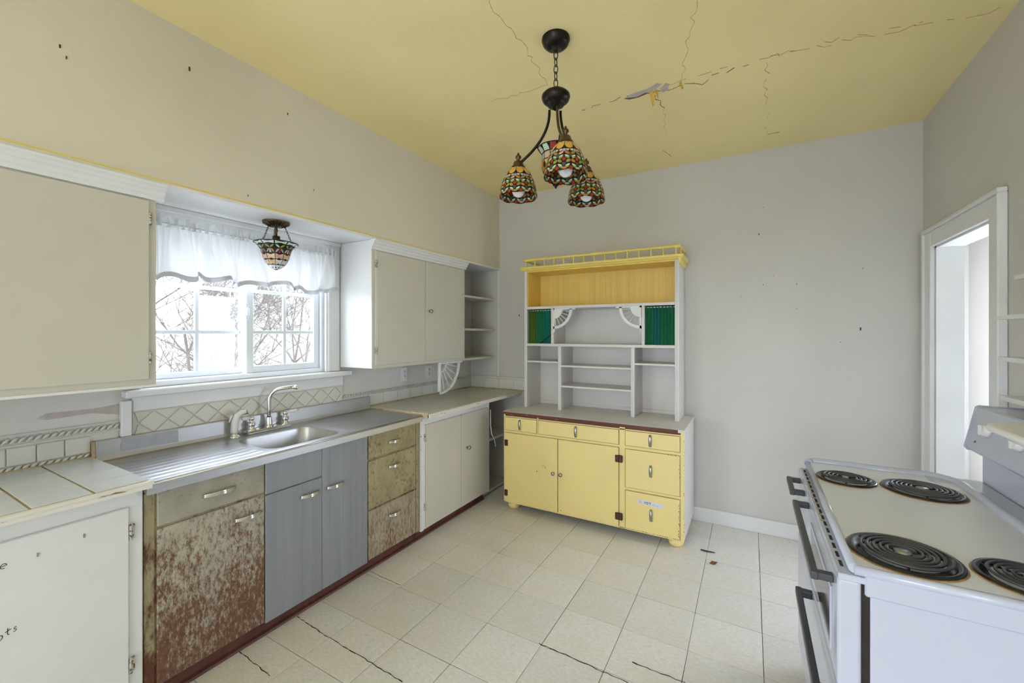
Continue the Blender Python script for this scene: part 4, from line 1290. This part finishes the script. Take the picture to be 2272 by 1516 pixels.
# vent slots under the cooktop lip
VS = bx('vent_strip', 'enamel', SV, .190, .252, SY_0 + .004, SY_1 - .05, .868, .884, bev=.002)
for i in range(17):
    y = SY_0 + .045 + i * .052
    bx('vent_slot', 'dark', VS, .200, .207, y, y + .032, .8842, .8850)
    if 4 < i < 13: bx('rust_spot', 'rustring', VS, .195, .204, y + .036, y + .046, .8842, .8848)
# doors: wide oven door (near), narrow door (far), lower drawer
def sdoor(nm, y0, y1, z0, z1, x0=.188, x1=.236):
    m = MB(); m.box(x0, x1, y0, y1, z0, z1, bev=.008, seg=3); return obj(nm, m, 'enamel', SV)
dw = sdoor('oven_door', SY_0 + .004, 1.93, .60, .872)
dn = sdoor('oven_door', 1.945, SY_1 - .01, .60, .872)
db = sdoor('lower_door', SY_0 + .004, SY_1 - .01, .10, .585)
bx('door_window', 'oven_glass', dw, .1845, .190, 1.40, 1.80, .655, .795, bev=.002)
m = MB()
for a in ((1.385, 1.40, .64, .81), (1.80, 1.815, .64, .81), (1.40, 1.80, .64, .655), (1.40, 1.80, .795, .81)):
    m.box(.184, .189, *a, bev=.0015)
obj('window_trim', m, 'enamel', dw)
def bar(par, y0, y1, z, x=.150, so=True, th=.011):
    m = MB(); m.box(x - .012, x + .006, y0, y1, z - th, z + th, bev=.004, seg=2)
    h = obj('handle', m, 'handle_grey', par)
    for y in (y0 + .002, y1 - .026):
        m = MB(); m.box(x - .006, .189, y, y + .024, z - th * .9, z + th * .9, bev=.004, seg=2); obj('standoff', m, 'handle_grey', h)
bar(dn, 2.015, 2.205, .842); bar(dw, 1.352, 1.905, .842); bar(db, 1.30 + .02, 1.815, .560, x=.152, th=.014)
bx('gap_shade', 'dark', SV, .236, .254, SY_0 + .012, SY_1 - .02, .10, .868)  # dark fill painted in for the shade between doors and body
bx('plinth', 'dark', SV, .30, .90, SY_0 + .03, SY_1 - .03, 0, .06)

# ------------------------------------------------------------------ wall shelves on the right
RK = thing('wall_rack', 'narrow white wall shelves with rounded ends beside the doorway', 'shelf', (.9, 2.1, 1.2))
bx('back_rail', 'white', RK, XR - .012, XR, 1.55, 2.34, 1.60, 1.66, bev=.003)
bx('back_rail', 'white', RK, XR - .012, XR, 1.55, 2.34, 1.22, 1.27, bev=.003)
for x, y, z in ((.872, 2.36, 1.692), (.822, 2.354, 1.540), (.822, 2.339, 1.383), (.824, 2.327, 1.236)):
    m = MB(); n = 8; r_ = .035
    q = [(XR, 1.52), (x, 1.52), (x, y - r_)] + [(x + r_ - r_ * math.cos(PI / 2 * i / n), y - r_ + r_ * math.sin(PI / 2 * i / n)) for i in range(1, n + 1)] + [(XR, y)]
    m.prism(q, 2, z - .008, z + .008); obj('shelf', m, 'white', RK)
bx('upright', 'white', RK, .90, XR, 1.505, 1.52, 1.21, 1.72)
DS = thing('deep_shelf', 'deep white rounded shelf with curved bracket over the stove backguard', 'shelf', (.8, 1.5, 1.2))
m = MB(); x, y, r_, n = .585, 1.765, .10, 12
q = [(XR, .95), (x, .95), (x, y - r_)] + [(x + r_ - r_ * math.cos(PI / 2 * i / n), y - r_ + r_ * math.sin(PI / 2 * i / n)) for i in range(1, n + 1)] + [(XR, y)]
m.prism(q, 2, 1.204, 1.224); obj('shelf_board', m, 'white', DS)
m = MB(); m.tube([(p[0], p[1], 1.214) for p in q[1:-1]] + [(XR, y, 1.214)], .010, 8); obj('bullnose', m, 'white', DS)
m = MB(); m.tube([(p[0] + .03, p[1] - .03, 1.198) for p in q[1:-1] if p[0] < .70], .012, 8); obj('under_moulding', m, 'white', DS)
m = MB()
q2 = [(.95, 1.20), (.64, 1.20)] + [(.64 + .14 * math.sin(PI / 2 * i / 8), 1.20 - .16 * (1 - math.cos(PI / 2 * i / 8)) - .02 * i / 8) for i in range(1, 9)]
m.prism([(.72, 1.20), (.66, 1.20), (.665, 1.17), (.69, 1.12), (.70, 1.06), (.705, 1.03), (.722, 1.03), (.722, 1.2)], 1, 1.50, 1.53)
obj('bracket', m, 'white', DS)

# ------------------------------------------------------------------ stained glass fittings
GM = ['lead', 'g_amber', 'g_cream_g', 'g_lav', 'g_leaf', 'g_olive_g', 'g_red', 'g_smoke', 'g_mint', 'g_rose', 'g_clear', 'g_orange_g']
def surf(prof, c, sgn=1):
    """prof: list of (r,h) with t in 0..1 along it"""
    Ls = [0]
    for a, b in zip(prof, prof[1:]): Ls.append(Ls[-1] + math.dist(a, b))
    def S(ang, t, off=0.0):
        d = t * Ls[-1]
        for i in range(len(prof) - 1):
            if d <= Ls[i + 1] or i == len(prof) - 2:
                k = (d - Ls[i]) / (Ls[i + 1] - Ls[i])
                r = prof[i][0] + (prof[i + 1][0] - prof[i][0]) * k + off
                h = prof[i][1] + (prof[i + 1][1] - prof[i][1]) * k
                return (c[0] + r * math.cos(ang), c[1] + r * math.sin(ang), c[2] + h)
    return S
def piece(m, S, pts, mi, th=.0016, grow=1.0):
    """polygon in (angle, t) with raised faces on both sides of the came shell"""
    m.mi = mi
    ca = sum(p[0] for p in pts) / len(pts); ct = sum(p[1] for p in pts) / len(pts)
    for off in (th, -th):
        A = [m.bm.verts.new(S(p[0], p[1], off)) for p in pts]
        cc = m.bm.verts.new(S(ca, ct, off * 1.4))
        for i in range(len(A)):
            m.face((A[i], A[(i + 1) % len(A)], cc), True)
    m.mi = 0
def ell(ca, ct, ra, rt, rot=0, n=8):
    return [(ca + (ra * math.cos(2 * PI * i / n) * math.cos(rot) - rt * 6 * math.sin(2 * PI * i / n) * math.sin(rot) * .16), ct + (rt * math.sin(2 * PI * i / n) * math.cos(rot) + ra * .55 * math.cos(2 * PI * i / n) * math.sin(rot))) for i in range(n)]
def leafp(a0, t0, a1, t1, w):
    ma, mt = (a0 + a1) / 2, (t0 + t1) / 2
    da, dt = a1 - a0, (t1 - t0)
    L = math.hypot(da, dt * 2); na, nt = -dt * 2 / L, da / L
    return [(a0, t0), (a0 + da * .3 + na * w, t0 + dt * .3 + nt * w * .5), (a0 + da * .7 + na * w, t0 + dt * .7 + nt * w * .5), (a1, t1), (a0 + da * .7 - na * w, t0 + dt * .7 - nt * w * .5), (a0 + da * .3 - na * w, t0 + dt * .3 - nt * w * .5)]

def dome_shade(par, c, Rr, Hh, name='shade', seed=0):
    """bell shade, c at the top centre, opening downwards with scalloped rim"""
    prof = [(Rr * .22, 0), (Rr * .45, -Hh * .08), (Rr * .66, -Hh * .24), (Rr * .82, -Hh * .45), (Rr * .93, -Hh * .68), (Rr * .99, -Hh * .88), (Rr, -Hh)]
    S = surf(prof, c)
    m = MB()
    N = 48
    S0 = S
    def S(ang, t, off=0.0):
        t = .10 + t * (.42 - .10) / .325 if t < .325 else .42 + (t - .325) * .58 / .675
        return S0(ang, t, off)
    def f(u, v):
        sc_ = .965 + .035 * abs(math.sin(u * 2 * PI * 4 + seed)) if v > .95 else 1
        return S0(u * 2 * PI, min(1, v * sc_))
    m.grid(f, N, 14)
    n = 10
    rg = random.Random(seed + 5)
    for k in range(n):
        a = 2 * PI * (k + .5) / n; h = 2 * PI / n / 2
        # amber petals at the crown
        piece(m, S, [(a - h * .90, .03), (a + h * .90, .03), (a + h * .93, .20), (a + h * .6, .29), (a, .325), (a - h * .6, .29), (a - h * .93, .20)], 1)
        b = a + h
        piece(m, S, [(b - h * .30, .36), (b, .325), (b + h * .30, .36), (b + h * .26, .43), (b - h * .26, .43)], 3)
        piece(m, S, [(a - h * .62, .335), (a - h * .05, .35), (a - h * .2, .42), (a - h * .66, .41)], 2)
        piece(m, S, [(a + h * .62, .335), (a + h * .05, .35), (a + h * .2, .42), (a + h * .66, .41)], 2)
        even = k % 2 == 0
        piece(m, S, leafp(b - h * .95, .52, b - h * .05, .44, .075), 5 if even else 9)
        piece(m, S, leafp(b + h * .95, .52, b + h * .05, .44, .075), 5 if even else 11)
        piece(m, S, [(a, .45), (a + h * .42, .56), (a, .64), (a - h * .42, .56)], 7)
        piece(m, S, leafp(b - h * .85, .62, b - h * .08, .55, .05), 8)
        piece(m, S, leafp(b + h * .85, .62, b + h * .08, .55, .05), 8)
        piece(m, S, leafp(b - h * .85, .67, b - h * .15, .60, .05), 4)
        piece(m, S, leafp(b + h * .85, .67, b + h * .15, .60, .05), 4)
        piece(m, S, [(b, .60), (b + h * .30, .68), (b + h * .14, .74), (b - h * .14, .74), (b - h * .30, .68)], 6)
        piece(m, S, leafp(a - h * .7, .78, a - h * .02, .69, .08), 5 if even else 4)
        piece(m, S, leafp(a + h * .7, .78, a + h * .02, .69, .08), 11 if even else 5)
        piece(m, S, [(b - h * .28, .77), (b + h * .28, .77), (b + h * .22, .86), (b, .89), (b - h * .22, .86)], 7)
        piece(m, S, leafp(a - h * .8, .90, a - h * .1, .82, .05), 8)
        piece(m, S, leafp(a + h * .8, .90, a + h * .1, .82, .05), 8)
        piece(m, S, leafp(a - h * .85, .94, a - h * .2, .87, .045), 4)
        piece(m, S, leafp(a + h * .85, .94, a + h * .2, .87, .045), 4)
        piece(m, S, [(a, .86), (a + h * .30, .93), (a + h * .15, .985), (a - h * .15, .985), (a - h * .30, .93)], 6)
        piece(m, S, [(b - h * .35, .91), (b + h * .35, .91), (b + h * .3, .965), (b - h * .3, .965)], 9 if even else 11)
    return obj(name, m, GM, par)

CH = thing('chandelier', 'dark bronze three arm chandelier with stained glass bell shades', 'chandelier', (-.786, 1.777, 2.15))
r_ = Vector((math.cos(THETA), math.sin(THETA), 0)); dpt = Vector((-math.sin(THETA), math.cos(THETA), 0))
CC = r_ * .202 + dpt * 1.933
CCx, CCy = CC.x, CC.y
m = MB(); m.lathe([(.064, 0), (.065, -.010), (.062, -.014), (.060, -.024), (.050, -.036), (.034, -.043), (.014, -.046), (.012, -.056), (.006, -.062), (.0005, -.062)], (CCx, CCy, ZC), 32); obj('canopy', m, 'bronze', CH)
m = MB()
z = ZC - .060
k = 0
while z > 2.625:
    pts = []
    for i in range(12):
        a = 2 * PI * i / 12
        u, v = .0085 * math.cos(a), .021 * math.sin(a)
        pts.append((CCx + (u if k % 2 == 0 else u * .25), CCy + (u * .25 if k % 2 == 0 else u), z - .018 + v))
    m.tube(pts, .0022, 5, closed=True)
    z -= .032; k += 1
ch_ = obj('chain', m, 'bronze', CH)
m = MB(); m.tube([(CCx + .028 * math.cos(a), CCy + .006 * math.cos(a), 2.588 + .028 * math.sin(a)) for a in [PI * i / 12 for i in range(13)]], .005, 8); obj('loop', m, 'bronze', CH)
m = MB(); m.lathe([(.0005, 2.592), (.030, 2.592), (.054, 2.588), (.064, 2.578), (.066, 2.568), (.060, 2.552), (.046, 2.540), (.040, 2.538), (.036, 2.528), (.018, 2.522), (.012, 2.512), (.0005, 2.506)], (CCx, CCy, 0), 32); obj('hub', m, 'bronze', CH)
lamps = [(Vector((CCx, CCy, 0)) + r_ * -.172 + dpt * .064), (Vector((CCx, CCy, 0)) + r_ * .020 + dpt * -.195), (Vector((CCx, CCy, 0)) + r_ * .163 + dpt * .127)]
ZRIM, SH_H, SH_R = 2.124, .148, .089
for i, lp in enumerate(lamps):
    dv = Vector((lp.x - CCx, lp.y - CCy, 0)); L_ = dv.length; dv.normalize()
    ztop = ZRIM + SH_H
    pts = []
    for t in [k / 16 for k in range(17)]:
        rad = .030 + (L_ - .030) * (t ** 1.9)
        zz = 2.515 - (2.515 - (ztop + .012)) * (t ** .82)
        pts.append((CCx + dv.x * rad, CCy + dv.y * rad, zz))
    m = MB(); m.tube(pts, .0065, 8); arm = obj('arm', m, 'bronze2' if i == 1 else 'bronze', CH)
    m = MB(); m.lathe([(.034, ztop - .006), (.033, ztop), (.026, ztop + .008), (.022, ztop + .022), (.015, ztop + .028), (.007, ztop + .030), (.006, ztop + .036), (.014, ztop + .044), (.013, ztop + .052), (.006, ztop + .058), (.005, ztop + .064), (.0005, ztop + .070)], (lp.x, lp.y, 0), 18); obj('shade_cap', m, 'bronze2', arm)
    dome_shade(CH, (lp.x, lp.y, ztop), SH_R, SH_H, 'glass_shade', i)
    m = MB(); m.sphere((lp.x, lp.y, ZRIM + .034), .030, n=20); m.lathe([(.016, .02), (.013, .05), (.013, .07)], (lp.x, lp.y, ZRIM + .034), 14); obj('bulb', m, 'bulb', CH)
    # strut from arm to centre bowl
    jp = Vector(pts[10])
    m = MB(); m.tube([jp, Vector((CCx + dv.x * L_ * .36, CCy + dv.y * L_ * .36, jp.z - .030)), Vector((CCx + dv.x * .05, CCy + dv.y * .05, 2.262))], .0055, 8); obj('strut', m, 'bronze', arm)
# centre uplight bowl with flared lip
prof = [(.012, 2.196), (.036, 2.202), (.058, 2.222), (.066, 2.250), (.062, 2.280), (.058, 2.296), (.068, 2.318), (.084, 2.334)]
S = surf(prof, (CCx, CCy, 0))
m = MB(); m.grid(lambda u, v: S(u * 2 * PI, v), 40, 18)
for k in range(12):
    a = 2 * PI * (k + .5) / 12; h = 2 * PI / 24
    piece(m, S, [(a - h * .88, .05), (a + h * .88, .05), (a + h * .88, .28), (a - h * .88, .28)], 7)
    piece(m, S, [(a - h * .88, .31), (a + h * .88, .31), (a + h * .88, .58), (a - h * .88, .58)], 11 if k % 2 else 1)
    piece(m, S, [(a - h * .88, .61), (a + h * .88, .61), (a + h * .88, .78), (a - h * .88, .78)], 3 if k % 2 else 9)
    piece(m, S, [(a - h * .88, .81), (a + h * .88, .81), (a + h * .6, .97), (a - h * .6, .97)], 6 if k % 3 == 0 else 8)
obj('centre_bowl', m, GM, CH)
m = MB(); m.lathe([(.040, 2.206), (.036, 2.196), (.016, 2.190), (.008, 2.184), (.007, 2.178), (.015, 2.170), (.014, 2.162), (.006, 2.157), (.005, 2.152), (.0005, 2.146)], (CCx, CCy, 0), 18); obj('finial', m, 'bronze', CH)

# pendant above the sink
PC = r_ * -1.346 + dpt * 2.393
PX, PY = PC.x, PC.y
PD = thing('pendant_light', 'small bell shaped stained glass pendant on chains in front of the valance', 'pendant', (PX, PY, 1.84))
m = MB(); m.lathe([(.070, 2.1165), (.071, 2.112), (.066, 2.106), (.050, 2.097), (.034, 2.090), (.020, 2.086), (.0005, 2.085)], (PX, PY, 0), 32)
obj('canopy', m, 'bronze2', PD)
m = MB()
for k in range(20):
    a = 2 * PI * k / 20
    m.tube([(PX + rr * math.cos(a), PY + rr * math.sin(a), zz - .0008) for rr, zz in ((.030, 2.0885), (.050, 2.097), (.068, 2.107))], .0025, 5)
obj('canopy_fluting', m, 'bronze2', PD)
m = MB(); m.lathe([(.007, 2.088), (.008, 2.07), (.010, 2.062), (.006, 2.058), (.006, 2.035), (.020, 2.034), (.020, 1.985), (.0005, 1.985)], (PX, PY, 0), 16); obj('stem', m, 'bronze2', PD)
prof = [(.006, 1.842), (.022, 1.850), (.048, 1.872), (.062, 1.898), (.070, 1.925), (.076, 1.950), (.088, 1.972), (.104, 1.986), (.113, 1.992)]
S = surf(prof, (PX, PY, 0))
m = MB(); m.grid(lambda u, v: S(u * 2 * PI, v), 48, 20)
for k in range(10):
    a = 2 * PI * (k + .5) / 10; h = PI / 10
    piece(m, S, [(a - h * .9, .04), (a + h * .9, .04), (a + h * .93, .22), (a - h * .93, .22)], 10)
    piece(m, S, [(a - h * .93, .245), (a + h * .93, .245), (a + h * .93, .40), (a - h * .93, .40)], 2 if k % 3 else 10)
    piece(m, S, [(a - h * .93, .425), (a + h * .93, .425), (a + h * .93, .57), (a - h * .93, .57)], 9 if k % 2 else 2)
    piece(m, S, [(a - h * .25, .60), (a + h * .25, .60), (a, .74)], 6 if k % 2 else 2)
    piece(m, S, leafp(a - h * .9, .60, a - h * .15, .72, .05), 3)
    piece(m, S, leafp(a + h * .9, .60, a + h * .15, .72, .05), 5)
    piece(m, S, leafp(a - h * .85, .84, a - h * .05, .75, .05), 8 if k % 2 else 4)
    piece(m, S, leafp(a + h * .85, .84, a + h * .05, .75, .05), 4)
    piece(m, S, [(a - h * .9, .88), (a + h * .9, .88), (a + h * .9, .985), (a - h * .9, .985)], 8 if k % 2 else 10)
obj('glass_shade', m, GM, PD)
m = MB(); m.tube([(PX + .113 * math.cos(2 * PI * i / 32), PY + .113 * math.sin(2 * PI * i / 32), 1.993) for i in range(32)], .0022, 5, closed=True); obj('rim_came', m, 'lead', PD)
for k in range(3):
    a = THETA + PI * (.0 if k == 0 else (2 / 3 if k == 1 else 4 / 3)) + .15
    p0 = Vector((PX + .045 * math.cos(a), PY + .045 * math.sin(a), 2.092)); p1 = Vector((PX + .088 * math.cos(a), PY + .088 * math.sin(a), 1.982))
    m = MB()
    nl = 11
    for i in range(nl):
        c_ = p0.lerp(p1, (i + .5) / nl); dd = (p1 - p0).normalized(); sd = Vector((-math.sin(a), math.cos(a), 0)) if i % 2 else dd.cross(Vector((-math.sin(a), math.cos(a), 0)))
        m.tube([c_ + dd * .0072 * math.cos(2 * PI * q_ / 8) + sd * .004 * math.sin(2 * PI * q_ / 8) for q_ in range(8)], .0013, 4, closed=True)
    obj('chain', m, 'bronze', PD)
    m = MB(); m.sphere((PX + .092 * math.cos(a), PY + .092 * math.sin(a), 1.975), .006, n=8); obj('chain_hook', m, 'bronze', PD)

# ------------------------------------------------------------------ floor litter
m = MB(); m.tube([(-.295, 3.125, .004), (-.26, 3.118, .006), (-.23, 3.122, .005), (-.207, 3.13, .003)], [.004, .006, .005, .003], 6, flat=(1.4, .6))
tag(obj('floor_debris', m, 'debris'), 'dark curled sliver lying on the floor right of the sideboard', 'debris')
m = MB(); m.grid(lambda u, v: (-.228 + .032 * u + .012 * v, 2.965 + .03 * v, .002 + .010 * (u - .5) ** 2 + .004 * v), 4, 3)
m.grid(lambda u, v: (-.228 + .032 * u + .012 * v, 2.965 + .03 * v, .0035 + .010 * (u - .5) ** 2 + .004 * v), 4, 3)
tag(obj('dry_leaf', m, 'leafbrown'), 'small brown dry leaf on the floor tiles', 'leaf')
def fcrack(pts, wd, seed):
    rg = random.Random(seed); m = MB(); P = []
    for a, b in zip(pts, pts[1:]):
        n = max(2, int(math.dist(a, b) / .02))
        for i in range(n):
            t = i / n; P.append((a[0] + (b[0] - a[0]) * t + rg.uniform(-.003, .003), a[1] + (b[1] - a[1]) * t + rg.uniform(-.003, .003)))
    P.append(pts[-1])
    for a, b in zip(P, P[1:]):
        w0 = wd * .55 * rg.uniform(.2, 1); d = Vector((b[0] - a[0], b[1] - a[1])); nn = Vector((-d.y, d.x)).normalized() * w0
        m.prism([(a[0] + nn.x, a[1] + nn.y), (b[0] + nn.x, b[1] + nn.y), (b[0] - nn.x, b[1] - nn.y), (a[0] - nn.x, a[1] - nn.y)], 2, -.001, .0008)
    obj('floor_crack', m, 'dark', FL)
fcrack([(-.46, 1.906), (-.36, 1.906), (-.24, 1.905)], .006, 1)
fcrack([(-.88, 1.802), (-.74, 1.799), (-.563, 1.79), (-.45, 1.785)], .003, 2)
fcrack([(-2.057, 1.349), (-1.795, 1.332), (-1.482, 1.323), (-1.284, 1.316)], .0035, 3)
fcrack([(-2.064, 1.069), (-1.805, 1.056)], .0035, 4)
fcrack([(-2.062, 1.827), (-1.787, 1.817)], .0025, 5)
